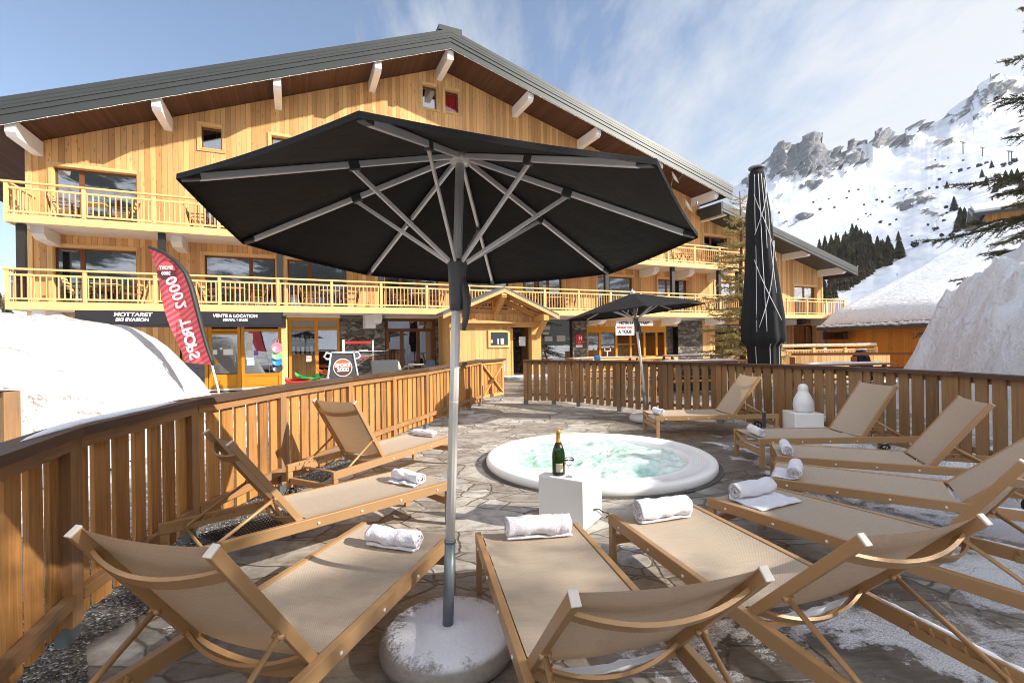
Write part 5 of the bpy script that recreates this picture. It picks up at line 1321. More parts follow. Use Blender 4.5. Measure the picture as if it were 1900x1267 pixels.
railing('brown_railing', 'reddish brown two-rail railing running up to the shaded snow bank', ((a.x, a.y), (b.x, b.y)), 1.15, timber('red_brown_rail', (.26, .09, .035), .1), 0, False, True)
a, b = at(1450, 662, 19), at(1650, 661, 19)
m = MB(); m.bar((a.x, a.y, .45), (b.x, b.y, .45), .08, .9); tag(m.build('boarded_parapet', MAT['larch']), 'low honey-coloured boarded parapet below the white railing', 'parapet')
# ================================================================== snow banks
def bank(name, mat, x0, x1, y0, y1, st, h):
    m = MB(); nx, ny = int((x1-x0)/st), int((y1-y0)/st)
    vs = [[m.bm.verts.new((x0+st*i, y0+st*j, h(x0+st*i, y0+st*j))) for j in range(ny+1)] for i in range(nx+1)]
    for i in range(nx):
        for j in range(ny):
            q = (vs[i][j], vs[i+1][j], vs[i+1][j+1], vs[i][j+1])
            if max(v.co.z for v in q) > -.1: m.bm.faces.new(q)
    for v in [v for v in m.bm.verts if not v.link_faces]: m.bm.verts.remove(v)
    return struct(m.build(name, mat, smooth=True, recalc=False))
def fb_(x, y, s, o=5, seed=0.): return N.fractal(V((x*s, y*s, seed)), 1., 2., o)
def dist_poly(x, y, pts):
    best = 1e9; val = 0
    for (ax, ay, az, aw), (bx_, by_, bz, bw2) in zip(pts, pts[1:]):
        dx, dy = bx_-ax, by_-ay; t_ = max(0, min(1, ((x-ax)*dx+(y-ay)*dy)/(dx*dx+dy*dy)))
        d = sqrt((x-ax-dx*t_)**2+(y-ay-dy*t_)**2); w = aw+(bw2-aw)*t_
        if d/w < best: best = d/w; val = az+(bz-az)*t_
    return best, val
LB_ = [(-13, 4.5, 2.5, 5.4), (-10.5, 7.2, 2.72, 4.7), (-9.1, 9.0, 2.42, 3.1), (-8.3, 10.0, 2.2, 2.0)]
def hl(x, y):
    d, z = dist_poly(x, y, LB_)
    f = max(0, 1-d); s = f*f*(3-2*f) if f < .45 else None
    prof = (1-(min(1, d))**2.1)
    h = z*prof if d < 1 else -.3*(d-1)*3
    h += .10*fb_(x, y, .7, 5, 2.)+.05*fb_(x*1., y*2.2, 2.2, 5, 7)-.09*max(0, fb_(x*.8, y*1.6, 1.3, 4, 21)-.12)
    # slumped ledge: a crack running along the crest
    c = fb_(x*.5, y*.5, 1., 3, 11); k = abs((x+y*.55+4.2)*.55+c*.9-.2)
    h -= .12*math.exp(-k*k*14)*max(0, prof)
    return h-.14
bank('snow_bank', MAT['snow'], -19, -3.0, -1, 15, .14, hl)
RB_ = [(9.9, -.2, 3.2, 2.4), (9.5, 1.4, 4.5, 2.8), (9.5, 3.2, 4.4, 3.0), (9.8, 5.0, 4.1, 3.1), (10.6, 7.2, 3.45, 3.2), (11.9, 9.4, 3.5, 3.6), (13.8, 10.2, 3.4, 3.6)]  # near end, out of view, raised so that it shades the loungers
def hr(x, y):
    d, z = dist_poly(x, y, RB_)
    prof = (1-min(1, d)**3.0)
    h = z*prof if d < 1 else -.3*(d-1)*3
    n = fb_(x, y, .8, 5, 4.); h += (.40*n+.34*abs(fb_(x, y, 1.5, 4, 9.)))*min(1, prof*2)
    h += .22*max(0, fb_(x, y, 2.6, 5, 3)-.05)*min(1, prof*3)+.075*fb_(x, y, 5.5, 5, 3)*min(1, prof*3)
    return h-.10
bank('snow_bank', MAT['snow_shade'], 4.9, 19, -3, 15, .11, hr)
# low lumps of snow by the foot of the right fence
def lumps(x, y):
    e = min(sqrt((x-px)**2+(y-py)**2) for px, py in [(5.30, 6.4), (5.15, 5.5), (4.7, 7.8), (5.0, 7.2), (5.2, 4.6), (5.0, 3.6)])
    return -.12+.34*math.exp(-(e/.34)**2)+.07*fb_(x, y, 3.2, 5, 8)
bank('snow_drift', MAT['snow_clean'], 4.2, 6.2, 3, 9, .06, lumps)

# ================================================================== conifers
def needle_mat(name, c1, c2, tr=.25):
    t = NT(name); r = t.node('ShaderNodeNewGeometry').outputs['Random Per Island']
    n = t.noise(t.coord(), 3., 4)
    t.base(t.mix(t.math('ADD', t.math('MULTIPLY', r, .6), t.math('MULTIPLY', n, .4)), c1, c2), .6, 0, .25)
    trn = t.node('ShaderNodeBsdfTranslucent'); trn.inputs[0].default_value = (*vmul(c2, 1.3), 1); mx = t.node('ShaderNodeMixShader'); mx.inputs[0].default_value = tr
    t.l.new(t.b.outputs[0], mx.inputs[1]); t.l.new(trn.outputs[0], mx.inputs[2]); t.l.new(mx.outputs[0], t.out.inputs[0]); return t.m
MAT['spruce'] = needle_mat('spruce_needles', (.030, .036, .020), (.085, .085, .036))
MAT['spruce_sunlit'] = needle_mat('sunlit_thin_spruce_needles', (.20, .165, .06), (.46, .37, .16))  # paler copy of the spruce needles with sunlight put into the colour
MAT['bark'] = plain('spruce_bark', (.12, .085, .06), .9, 0, .35, 10., .6, .2, 18., .03)
MAT['cone'] = plain('spruce_cones', (.17, .075, .04), .7, 0, .3, 9.)
def spruce(name, label, loc, h, rad, seed, mat, whorls=34, per=6, twig=.16, dens=1., zlow=.12, droop=.35, cones=False, lean=0, nl=.075, keep=None):
    r = random.Random(seed); root = thing(name, label, 'tree', loc)
    m = MB(); m.path([(.02*sin(i), .02*cos(i*2), h*i/10) for i in range(11)], [h*.016*(1-i/10.5)+.008 for i in range(11)], 10)
    tr_ = m
    c = MB(); bmv, bmf = c.bm.verts.new, c.bm.faces.new; cn = MB()
    def leaf(p, d, l, w):
        s = d.cross(V((r.uniform(-1, 1), r.uniform(-1, 1), r.uniform(-1, 1)))).normalized()*w
        a = bmv(p-s*.6); b = bmv(p+s*.6); e = bmv(p+d*l+s*.25); f = bmv(p+d*l-s*.25); bmf((a, b, e, f))
    for wi in range(whorls):
        f = (wi+r.random()*.7)/whorls; z = h*(zlow+(1-zlow)*f)*.985
        L = rad*(1-f)**.85*r.uniform(.75, 1.12)+.10
        n = per if f < .85 else per-2
        a0 = r.random()*6.28
        for b in range(n):
            a = a0+6.283*b/n+r.uniform(-.35, .35); l = L*r.uniform(.7, 1.1)
            if keep and not keep(a, z): continue
            up = .25*(f-.45)*2; pts = []
            for i in range(7):
                q = i/6; pts.append(V((cos(a)*l*q, sin(a)*l*q, z+l*(up*q-droop*(1-f*.6)*q*q*.7+.18*q**4))))
            tr_.path(pts, [max(.003, .012*l*(1-i/6.5)+.004) for i in range(7)], 5)
            nt = max(3, int(l/(twig*.42)*dens))
            for k in range(nt):
                q = .12+.88*(k+r.random()*.6)/nt; i = min(5, int(q*6)); p = pts[i].lerp(pts[i+1], q*6-i) if q < 1 else pts[6]
                d0 = (pts[i+1]-pts[i]).normalized(); sd = 1 if k % 2 else -1; side = V((-sin(a), cos(a), 0))*sd
                tl = (.30*l*(1-q)+twig)*r.uniform(.7, 1.2)
                d = (d0*r.uniform(.5, .9)+side*r.uniform(.5, 1.)+V((0, 0, r.uniform(-.35, .12)))).normalized()
                if k == nt-1: d = d0; p = pts[5]
                nn = max(3, int(tl/.030*dens))
                for j in range(nn):
                    pp = p+d*(tl*j/nn)+V((0, 0, -.12*tl*(j/nn)**2))
                    for _ in range(2):
                        dd = (d*.8+V((r.uniform(-1, 1), r.uniform(-1, 1), r.uniform(-.6, .9)))*.75).normalized(); leaf(pp, dd, nl*r.uniform(.7, 1.2), nl*.16)
                if cones and r.random() < .10 and f > .35:
                    pp = p+d*tl*.9; cn.lathe([(0, 0), (.016, -.02), (.022, -.05), (.016, -.09), (0, -.115)], 7, pp)
    tr_.build('trunk', MAT['bark'], root, smooth=True); c.build('crown', mat, root, recalc=False)
    if cones: cn.build('cones', MAT['cone'], root, smooth=True)['kind'] = 'stuff'
    else: cn.bm.free()
    return root
sp1 = spruce('spruce_tree', 'tall dark spruce with hanging cones and drooping branches behind the shaded snow bank', (14.75, 11.9, 0), 12.9, 4.1, 5, MAT['spruce'], 17, 7, .24, 1.5, .1, .42, True, nl=.085)
sp2 = spruce('spruce_tree', 'thin sparse sunlit young spruce behind the folded parasol', (8.35, 17.4, 0), 6.95, 1.75, 11, MAT['spruce_sunlit'], 28, 5, .16, 1.05, .06, .20, False, nl=.10)
sp3 = spruce('spruce_tree', '', (30, -12, 0), 12.6, 3.4, 8, MAT['spruce'], 24, 7, .22, 1.15, .12, .42, False, nl=.075)
sp3['label'] = 'thinner spruce standing back from the terrace beside the ploughed snow'; sp3['group'] = 'spruces beside the terrace'; sp3.location = (17, -11, 0)
for i, (x, y, s, a) in enumerate(((11.2, -1.5, .95, 1.), (15.5, -7.5, 1.05, 2.2), (10.4, -5.6, .9, 4.))):
    o = copy_tree(sp3); o.location = (x, y, 0); o.scale = (s*1.1, s*1.1, s*1.2) if s > .6 else (s*1.25, s*1.25, s); o.rotation_euler.z = a
    o['label'] = 'spruce beside the terrace, casting dappled shade over the loungers'; o['group'] = 'spruces beside the terrace'

# ================================================================== neighbouring hall with its snow-laden roof
hall = thing('timber_hall', 'low orange timber hall under a huge smooth snow-covered roof beyond the hotel end', 'hall', (0, 0, 0))
A, B = V((18.4, 28.6, 2.35)), V((18.0, 18.8, 2.30)); C, D_ = V((45.5, 47, 11.7)), V((47.0, 24, 11.0))
def rs(u, v):
    p = A.lerp(B, v).lerp(C.lerp(D_, v), u)
    s = .5*(1-(1-u)**2)
    p = p+V((0, 0, -.9*sin(pi*u)*.8*(.5+.5*v)+.25*N.fractal(V((u*4, v*4, 3)), 1., 2., 4)*u))
    p.z += .9*math.exp(-((v-.55+u*.25)**2)*18)*u*(1-u)*2.2
    return p
m = MB(); nu, nv = 60, 50
top = [[m.bm.verts.new(rs(i/nu, j/nv)+V((0, 0, .62*(1-math.exp(-i*.9))*(1-math.exp(-j*.8))))) for j in range(nv+1)] for i in range(nu+1)]
for i in range(nu):
    for j in range(nv): m.bm.faces.new((top[i][j], top[i+1][j], top[i+1][j+1], top[i][j+1]))
def skirt(row, dz):
    lo = [m.bm.verts.new((v.co.x, v.co.y, v.co.z-dz)) for v in row]
    for a, b, c_, d in zip(row, row[1:], lo[1:], lo): m.bm.faces.new((a, b, c_, d))
skirt(top[0], .26); skirt([top[i][0] for i in range(nu+1)], 1.2); skirt([top[i][nv] for i in range(nu+1)], 5)
m.build('snow_layer', MAT['snow_clean'], hall, smooth=True)
m = MB(); e = (B-A).normalized(); bk = V((1, 0, .26)).normalized()
m.extr([A+V((-.1, .2, .0)), B+V((-.1, 0, .0)), B+V((-.1, 0, -.34)), A+V((-.1, .2, -.34))], (.12, 0, 0)); m.build('eaves_board', plain('dark_eaves', (.09, .065, .05), .7, var=.3), hall)
m = MB()
for k in range(40):
    p = A.lerp(B, (k+.5)/40); m.lathe([(.0, .0), (.16, .03), (.13, .10), (0, .15)], 8, p+V((-.14, 0, -.16+.10*N.noise(V((k*.9, 1, 0))))))
m.build('snow_lumps', MAT['snow_clean'], hall, smooth=True)
m = MB(); m.extr([A+V((.5, .2, -.25)), B+V((.5, 0, -.25)), V((B.x+.5, B.y, -.3)), V((A.x+.5, A.y+.2, -.3))], (.2, 0, 0)); m.extr([A+V((.5, .2, -.2)), V((A.x+.5, A.y+.2, -.3)), C+V((0, 0, -13)), C+V((0, 0, -.6))], (0, -.2, 0))
m.build('wall', planks('orange_hall_boards', (.52, .19, .025), 'y', .16, .8, .15), hall)
m = MB(); m.b2(18.3, 18.38, 26.2, 28.2, 1.5, 1.9) ; m.build('window', MAT['glass'], hall)
# chalet high on the slope
ch = thing('upper_chalet', 'small timber chalet with snowy roof high on the slope behind spruce branches', 'chalet', at(1830, 454, 46), R(-40))
m = MB(); m.b2(0, 11, 0, 7, .25, 2.9); m.build('wall', planks('chalet_boards', (.48, .24, .07), 'x', .2, .8, .2), ch)
m = MB(); m.b2(-.35, 11.5, -.25, 7.3, -.35, .25); m.build('base', plain('grey_base', (.12, .115, .115), .8), ch)
m = MB(); m.extr([(-1.0, -1.1, 2.65), (-1.0, 3.6, 4.05), (-1.0, 8, 2.7), (-1.0, 8, 3.0), (-1.0, 3.6, 4.4), (-1.0, -1.1, 2.95)], (13.5, 0, 0)); m.build('roof', MAT['roof'], ch)
m = MB(); m.extr([(-.8, -.5, 3.13), (-.8, 3.6, 4.36), (-.8, 7.6, 3.12), (-.8, 7.6, 3.45), (-.8, 3.6, 4.75), (-.8, -.5, 3.35)], (13, 0, 0)); m.build('snow_layer', MAT['snow_clean'], ch)
for k in range(3):
    m = MB(); m.b2(1.5+k*3.2, 2.6+k*3.2, -.03, -.002, 1.2, 2.3); m.build('window', MAT['glass'], ch)

# ================================================================== mountain
SKY = [(900, 560), (1150, 470), (1250, 410), (1330, 362), (1355, 350), (1372, 342), (1382, 330), (1395, 318), (1408, 308), (1416, 300), (1424, 288), (1432, 274), (1440, 268), (1448, 264), (1456, 266), (1463, 275), (1470, 276), (1478, 263), (1486, 255), (1496, 252), (1504, 252), (1512, 257), (1518, 266), (1524, 284), (1530, 287), (1538, 283), (1547, 276), (1553, 284), (1560, 288), (1565, 268), (1571, 264), (1577, 268), (1584, 280), (1592, 264), (1600, 262), (1607, 268), (1613, 254), (1620, 245), (1630, 244), (1640, 252), (1652, 256), (1662, 258), (1672, 247), (1682, 238), (1694, 232), (1704, 229), (1716, 231), (1728, 229), (1740, 226), (1750, 218), (1762, 205), (1774, 196), (1786, 187), (1797, 178), (1806, 166), (1815, 158), (1826, 150), (1838, 145), (1850, 144), (1862, 143), (1880, 143), (1900, 140), (1960, 120), (2080, 110), (2250, 160), (2500, 200), (2900, 260)]
BAS = [(900, 640), (1300, 600), (1520, 598), (1660, 560), (1760, 480), (1900, 470), (2900, 470)]
def lut(tab, x):
    if x <= tab[0][0]: return tab[0][1]
    for (a, va), (b, vb) in zip(tab, tab[1:]):
        if x <= b: return va+(vb-va)*(x-a)/(b-a)
    return tab[-1][1]
R0, R1 = 75., 1500.
def smooth_sky(px):
    if px < 1200: return lut(SKY, px)
    return sum(lut(SKY, px+d) for d in range(-150, 151, 10))/31+14
def row_y(px, s):
    yb, ys, ym = sum(lut(BAS, px+d) for d in range(-120, 121, 20))/13, lut(SKY, px), smooth_sky(px)
    return yb-(yb-ym)*s+(ys-ym)*sstep(.80, 1., s)
def mpt(px, py, lift=0):                       # a point on the mountain seen at a pixel
    s = min((abs(row_y(px, i/200)-py), i/200) for i in range(201))[1]
    rr = R0*(R1/R0)**(s**.85); return at(px, py, rr)+V((0, 0, lift))
ROCK = [  # rock areas as (px, py, half width, half height, strength)
 (1440, 300, 45, 45, 1.1), (1490, 290, 60, 55, 1.2), (1540, 300, 40, 35, .8), (1575, 285, 40, 35, 1.), (1625, 262, 45, 22, 1.1), (1665, 262, 40, 22, .9), (1390, 335, 30, 30, .9), (1500, 345, 28, 16, .9), (1700, 238, 40, 12, .8),
 (1800, 185, 50, 45, .75), (1850, 165, 60, 30, .75), (1760, 220, 40, 16, .7), (1700, 370, 26, 16, 1.0), (1672, 384, 26, 9, .9), (1740, 270, 26, 9, .9), (1735, 310, 18, 5, .8), (1482, 405, 18, 9, 1.), (1462, 418, 16, 8, .9), (1720, 398, 22, 12, .8), (1870, 250, 25, 10, .5), (1715, 315, 14, 6, .8)]
m = MB(); lr = m.bm.verts.layers.float.new('rock'); vs = []
pxs = [900+ (1340-900)*i/30 for i in range(30)]+[1340+(1920-1340)*i/400 for i in range(400)]+[1920+(2900-1920)*i/50 for i in range(51)]
NR = 190
for px in pxs:
    yb, ys = lut(BAS, px), lut(SKY, px); col = []
    for j in range(NR+1):
        s = j/NR; py = row_y(px, s); rr = R0*(R1/R0)**(s**.85)
        p = at(px, py, rr)
        rk = 0.
        for (a, b, w, h_, st_) in ROCK:
            q = ((px-a)/w)**2+((py-b)/h_)**2
            if q < 4: rk = max(rk, st_*math.exp(-q*1.3))
        nz = N.fractal(V((px*.07, py*.075, 1.)), 1., 2., 6); nz2 = N.fractal(V((px*.012+py*.006, py*.03, 7.)), 1., 2., 3)
        k = max(0, min(1, (rk+.62*nz-.46)*3.0))
        if k > .01:
            rg = 1-abs(N.fractal(V((px*.045, py*.020, 3.)), .9, 2.1, 6))
            p += V((0, -1, .0)).normalized()*rr*.055*k*(rg-.45)
        p += V((0, -.3, 1))*rr*.0030*nz2*(1 if s < .97 else .3)*min(1, s*6)+V((0, 0, rr*.0012*nz*k))
        v = m.bm.verts.new(p); v[lr] = k; col.append(v)
    p = at(px, ys, R1); 
    for q in (1, 2, 3): v = m.bm.verts.new(V((p.x*(1+.25*q), p.y*(1+.25*q), p.z*(1-.34*q)-20*q))); v[lr] = .3; col.append(v)
    vs.append(col)
for a, b in zip(vs, vs[1:]):
    for j in range(len(a)-1): m.bm.faces.new((a[j], b[j], b[j+1], a[j+1]))
t = NT('snow_and_rock_mountain'); rkv = t.node('ShaderNodeAttribute', attribute_name='rock').outputs['Fac']; v = t.coord()
n1 = t.noise(v, .035, 8, .68, .4); n2 = t.noise(v, .12, 6, .7); nb_ = t.noise(t.coord(scale=(1, 1, 3.5)), .03, 7, .65, 1.)
msk = t.ramp(t.math('ADD', rkv, t.math('MULTIPLY', t.math('SUBTRACT', n2, .5), 1.7)), [(.36, 0.), (.5, 1.)])
rc = t.ramp(nb_, [(.3, (.055, .062, .08)), (.5, (.15, .155, .17)), (.7, (.27, .255, .245))])
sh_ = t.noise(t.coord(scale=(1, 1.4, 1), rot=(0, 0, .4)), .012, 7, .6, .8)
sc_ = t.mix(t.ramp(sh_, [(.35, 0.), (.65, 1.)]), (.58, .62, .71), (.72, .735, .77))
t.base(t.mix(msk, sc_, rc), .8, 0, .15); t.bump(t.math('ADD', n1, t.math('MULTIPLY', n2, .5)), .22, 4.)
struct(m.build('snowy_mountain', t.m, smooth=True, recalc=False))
# far conifers and bushes: one low-poly jagged mesh per kind, copied
def fir_mesh(name, seed, tiers, mat, bush=False):
    r = random.Random(seed); m = MB()
    if not bush:
        for i in range(tiers):
            f = i/tiers; z0 = .06+.92*f; rr = .24*(1-f)**.9+.02; n = 11
            tip = m.bm.verts.new((0, 0, min(1.02, z0+.34*(1-f*.5)))); ring = []
            for k in range(n*2):
                a = pi*k/n+r.uniform(-.1, .1); q = rr*(r.uniform(.85, 1.2) if k % 2 else r.uniform(.35, .55)); ring.append(m.bm.verts.new((cos(a)*q, sin(a)*q, z0+(0 if k % 2 else .05))))
            for k in range(n*2): m.bm.faces.new((ring[k], ring[(k+1) % (2*n)], tip))
        m.tube((0, 0, -.1), (0, 0, .3), .025, n=6)
    else:
        for k in range(160):
            d = V((r.gauss(0, 1), r.gauss(0, 1), r.gauss(0, 1)+.2)).normalized(); p = V((d.x*.42, d.y*.42, .42+d.z*.42))*r.uniform(.6, 1.); s = V((r.uniform(-1, 1), r.uniform(-1, 1), r.uniform(-1, 1)))*.12; q = d.cross(s).normalized()*.09
            m.face([p-s, p+q, p+s+d*.1, p-q])
    bmesh.ops.recalc_face_normals(m.bm, faces=m.bm.faces)
    me = bpy.data.meshes.new(name); 
    for v_ in m.bm.verts: v_[m.g] = v_.co
    m.bm.to_mesh(me); m.bm.free(); me.materials.append(mat); return me
t = NT('far_conifer_needles'); oi = t.node('ShaderNodeObjectInfo').outputs['Random']; ri = t.node('ShaderNodeNewGeometry').outputs['Random Per Island']
t.base(t.mix(oi, t.mix(ri, (.030, .034, .026), (.065, .060, .038)), t.mix(ri, (.05, .046, .03), (.12, .09, .052))), .8, 0, .1); far_mat = t.m
t = NT('far_bush_twigs'); ri = t.node('ShaderNodeNewGeometry').outputs['Random Per Island']; t.base(t.mix(ri, (.03, .03, .028), (.09, .08, .065)), .85, 0, .1); bush_mat = t.m
firs = [fir_mesh('far_conifer', 3+i, 7+i, far_mat) for i in range(3)]; bushes = [fir_mesh('far_bush', 21+i, 0, bush_mat, True) for i in range(2)]
rt = random.Random(12)
def far(me, name, px, py, hpx, lab, cat, grp, wid=1.):
    p = mpt(px, py); h = hpx/F*p.y
    o = link(name, me, None, p+V((0, 0, -.04*h)), (0, 0, rt.uniform(0, 6.28))); o.scale = (h*wid, h*wid, h); tag(o, lab, cat, grp)
def inside(px, py):                            # the wood right of the hotel roof
    return True
for _ in range(150):                           # the wood on the lower slope
    px = rt.uniform(1512, 1650); top = 426+max(0, (1590-px))*.28+max(0, px-1600)*.9
    lo = 470+ (1655-px)*.75
    py = rt.uniform(top+26, min(600, lo+10))
    far(firs[rt.randrange(3)], 'far_conifer', px, py, rt.uniform(26, 46), 'dark conifer in the dense wood below the ski slope', 'tree', 'conifers of the wood below the slope', rt.uniform(.75, 1.1))
for px, py, h_ in ((1648, 470, 34), (1655, 478, 26), (1668, 482, 40), (1672, 468, 22), (1667, 447, 18), (1790, 425, 40), (1800, 428, 30), (1782, 418, 34), (1775, 432, 26), (1811, 420, 38), (1822, 330, 16), (1840, 312, 14), (1770, 392, 28), (1757, 350, 14), (1856, 350, 26), (1866, 346, 30), (1877, 340, 26), (1888, 342, 30), (1846, 358, 20), (1896, 360, 30), (1830, 345, 18)):
    far(firs[rt.randrange(3)], 'far_conifer', px, py, h_*1.05, 'lone dark conifer standing on the open snow slope', 'tree', 'lone conifers on the snow slope', 1.15)
for px, py, h_ in ((1755, 385, 12), (1758, 398, 9), (1750, 412, 14), (1738, 428, 14), (1700, 458, 16), (1690, 440, 6), (1763, 322, 8), (1780, 318, 9), (1800, 316, 10), (1815, 312, 12), (1830, 306, 10), (1745, 334, 7), (1740, 348, 8), (1724, 352, 7), (1690, 350, 6), (1682, 352, 7), (1668, 356, 6), (1650, 368, 6), (1640, 376, 7), (1625, 374, 6), (1605, 380, 6), (1590, 352, 5), (1577, 358, 5), (1572, 368, 6), (1548, 388, 6), (1538, 370, 6), (1520, 390, 7), (1506, 404, 5), (1510, 376, 5), (1448, 396, 5), (1618, 400, 6), (1610, 402, 6), (1664, 410, 8), (1650, 420, 8), (1633, 412, 10), (1604, 398, 5), (1592, 410, 6), (1660, 346, 4), (1735, 300, 5), (1762, 296, 4), (1790, 300, 6), (1860, 310, 12), (1875, 306, 12), (1885, 300, 12), (1850, 330, 14), (1765, 440, 12), (1745, 440, 10), (1720, 420, 9)):
    far(bushes[rt.randrange(2)], 'far_bush', px+rt.uniform(-3, 3), py+rt.uniform(-2, 2), h_*rt.uniform(.5, .85), 'small dark bush dotted on the snow slope', 'bush', 'bushes dotted on the snow slope', rt.uniform(.8, 1.2))
# drag-lift pylons
for px, py, h_ in ((1787, 287, 24), (1823, 292, 19), (1872, 300, 20), (1877, 300, 20), (1765, 268, 12), (1755, 265, 9), (1807, 247, 10), (1822, 234, 8), (1848, 218, 7)):
    p = mpt(px, py); h = h_/F*p.y; m = MB(); m.tube((0, 0, -h*.1), (0, 0, h), h*.035, n=6); m.bar((-h*.28, 0, h*.95), (h*.28, 0, h*.95), h*.05, h*.06); m.bar((-h*.2, 0, h*.86), (h*.2, 0, h*.86), h*.03, h*.03)
    tag(m.build('lift_pylon', MAT['darksteel'] if 'x' not in MAT else None, loc=p, rot=(0, 0, .3)), 'grey T-shaped ski lift pylon on the snow slope', 'pylon', 'lift pylons on the snow slope')
p = at(1838, 146, R1*.999); m = MB(); m.tube((0, 0, -6), (0, 0, 13), .9, n=6); m.box((0, 0, -2), (10, 6, 6)); tag(m.build('summit_mast', MAT['darksteel'], loc=p), 'thin mast with a hut on the mountain summit', 'mast')
# distant valley sides all round (also what the windows mirror)
m = MB(); lr = m.bm.verts.layers.float.new('rock'); nseg, rings = 200, 26; vs = []
for i in range(nseg+1):
    a = 2.30+ (5.25)*i/nseg                    # from behind the hotel round by the left and the viewer's back to the right
    col = []
    for j in range(rings+1):
        f = j/rings; rr = 160+1500*f; env = min(1, 5.*min(i, nseg-i)/nseg+.02)
        hh = (f**1.15)*(560+150*N.fractal(V((cos(a)*2.5, sin(a)*2.5, 0)), 1., 2., 4))*env*(.10+.9*min(1, max(0., (a-2.75)/.6)))
        hh += f*40*N.fractal(V((cos(a)*rr*.006, sin(a)*rr*.006, 2)), 1., 2., 6)*env
        v = m.bm.verts.new((cos(a)*rr, sin(a)*rr, hh-1.)); v[lr] = max(0, min(1, (1.6*N.fractal(V((cos(a)*rr*.008, sin(a)*rr*.008, 9)), 1., 2., 5)+.1)*(1 if .35 < f < .97 else .3))); col.append(v)
    vs.append(col)
for a, b in zip(vs, vs[1:]):
    for j in range(rings): m.bm.faces.new((a[j], b[j], b[j+1], a[j+1]))
t = NT('forested_snow_hills'); rkv = t.node('ShaderNodeAttribute', attribute_name='rock').outputs['Fac']; v = t.coord()
nn_ = t.noise(v, .012, 8, .68, .8); n3 = t.noise(v, .09, 4, .7)
msk = t.ramp(t.math('ADD', t.math('MULTIPLY', rkv, .5), t.math('ADD', t.math('MULTIPLY', nn_, .7), t.math('MULTIPLY', n3, .25))), [(.46, 0.), (.54, 1.)])
t.base(t.mix(msk, (.74, .77, .84), t.mix(n3, (.018, .024, .024), (.06, .065, .06))), .9, 0, .1)
struct(m.build('valley_hills', t.m, smooth=True, recalc=False))
for i in range(8):                             # a few small conifers past the hotel's left end
    px = rt.uniform(-120, 14); Y = rt.uniform(60, 80); p = at(px, rt.uniform(556, 572), Y); h = rt.uniform(26, 46)/F*Y
    o = link('far_conifer', firs[i % 3], None, (p.x, p.y, p.z-h*.4), (0, 0, i)); o.scale = (h, h, h); tag(o, 'small conifer seen past the left end of the hotel', 'tree', 'conifers past the left end of the hotel')

# ================================================================== light, sky, clouds
EL = R(29.5); SD = V((1.54, -.40, 0)).normalized(); sd = V((SD.x*cos(EL), SD.y*cos(EL), sin(EL)))
su = bpy.data.lights.new('sun', 'SUN'); so = bpy.data.objects.new('sun', su); COL.objects.link(so)
su.energy = 4.6; su.angle = R(.5); su.color = (1., .93, .82)
so.rotation_mode = 'QUATERNION'; so.rotation_quaternion = (-sd).to_track_quat('-Z', 'Y'); so.location = (20, -5, 20)
w = bpy.data.worlds.new('World'); S.world = w; w.use_nodes = True; nt = w.node_tree; nn, ll = nt.nodes, nt.links
bg = nn['Background']; sky = nn.new('ShaderNodeTexSky'); sky.sky_type = 'NISHITA'; sky.sun_disc = False
sky.sun_elevation = EL; sky.sun_rotation = atan2(sd.x, sd.y); sky.altitude = 1800; sky.air_density = 1.1; sky.dust_density = .6; sky.ozone_density = 1.6
tc = nn.new('ShaderNodeTexCoord'); sx = nn.new('ShaderNodeSeparateXYZ'); ll.new(tc.outputs['Generated'], sx.inputs[0])
def wm(op, a, b=None, clamp=False):
    n = nn.new('ShaderNodeMath'); n.operation = op; n.use_clamp = clamp
    for i, q in enumerate((a, b)):
        if q is None: continue
        if isinstance(q, (int, float)): n.inputs[i].default_value = q
        else: ll.new(q, n.inputs[i])
    return n.outputs[0]
den = wm('ADD', wm('MAXIMUM', sx.outputs[2], 0.), .16)
cx = nn.new('ShaderNodeCombineXYZ'); ll.new(wm('DIVIDE', sx.outputs[0], den), cx.inputs[0]); ll.new(wm('DIVIDE', sx.outputs[1], den), cx.inputs[1])
def cl_noise(scale, rot, sc, detail, dist, rough=.6):
    mp = nn.new('ShaderNodeMapping'); mp.inputs['Rotation'].default_value = (0, 0, rot); mp.inputs['Scale'].default_value = sc; ll.new(cx.outputs[0], mp.inputs[0])
    n = nn.new('ShaderNodeTexNoise'); n.inputs['Scale'].default_value = scale; n.inputs['Detail'].default_value = detail; n.inputs['Distortion'].default_value = dist; n.inputs['Roughness'].default_value = rough
    ll.new(mp.outputs[0], n.inputs['Vector']); return n.outputs['Fac']
n1 = cl_noise(.75, .9, (1., .42, 1), 9, .7, .62); n2 = cl_noise(2.6, .75, (1., .28, 1), 8, .5, .65)
mixn = wm('ADD', wm('MULTIPLY', n1, .60), wm('MULTIPLY', n2, .46))
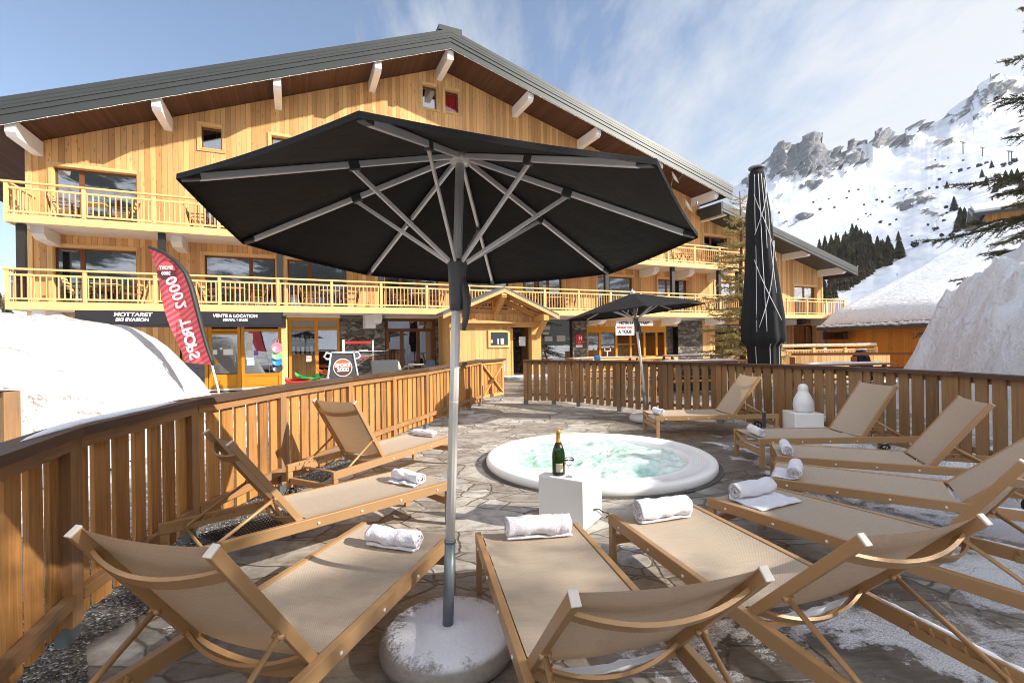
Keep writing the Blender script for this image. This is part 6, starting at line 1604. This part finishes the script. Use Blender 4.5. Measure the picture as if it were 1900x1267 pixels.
behind = wm('MULTIPLY', wm('MAXIMUM', wm('SUBTRACT', .25, sx.outputs[1]), 0.), .28)   # cloud cover added out of view behind, for whiter fill light
side = wm('ADD', behind, wm('MULTIPLY', wm('ADD', sx.outputs[0], .25), .15))                 # more cloud towards the right of the valley
low = wm('MULTIPLY', wm('SUBTRACT', .55, sx.outputs[2]), .20)
k = wm('ADD', wm('ADD', mixn, side), low)
cr = nn.new('ShaderNodeValToRGB'); ll.new(k, cr.inputs[0]); e = cr.color_ramp; e.elements[0].position = .555; e.elements[0].color = (0, 0, 0, 1); e.elements[1].position = .72; e.elements[1].color = (1, 1, 1, 1)
mx = nn.new('ShaderNodeMix'); mx.data_type = 'RGBA'; ll.new(wm('MULTIPLY', cr.outputs[0], .92), mx.inputs[0]); ll.new(sky.outputs[0], mx.inputs[6]); mx.inputs[7].default_value = (4.2, 4.3, 4.4, 1)
mv = nn.new('ShaderNodeMix'); mv.data_type = 'RGBA'; ll.new(wm('MULTIPLY', wm('SUBTRACT', .12, sx.outputs[1]), 3., True), mv.inputs[0]); ll.new(mx.outputs[2], mv.inputs[6]); mv.inputs[7].default_value = (7.0, 7.2, 7.5, 1)   # unseen bright veil added behind as neutral fill light
ll.new(mv.outputs[2], bg.inputs[0]); bg.inputs[1].default_value = .10
# ------------------------------------------------------------------ thin mountain haze
t = NT('thin_haze'); t.n.remove(t.b); pv = t.node('ShaderNodeVolumePrincipled'); pv.inputs['Color'].default_value = (.80, .88, 1., 1); pv.inputs['Density'].default_value = 7e-5; pv.inputs['Anisotropy'].default_value = .2
t.l.new(pv.outputs[0], t.out.inputs['Volume'])
m = MB(); m.b2(-7500, 7500, -7500, 7500, -150, 1400); o = m.build('haze', t.m); o['kind'] = 'stuff'
S.view_settings.view_transform = 'Standard'; S.view_settings.look = 'None'; S.view_settings.gamma = 1; S.view_settings.use_curve_mapping = False
S.view_settings.exposure = 1.05
S.cycles.filter_width = 1.0; S.cycles.max_bounces = 8; S.cycles.transparent_max_bounces = 12
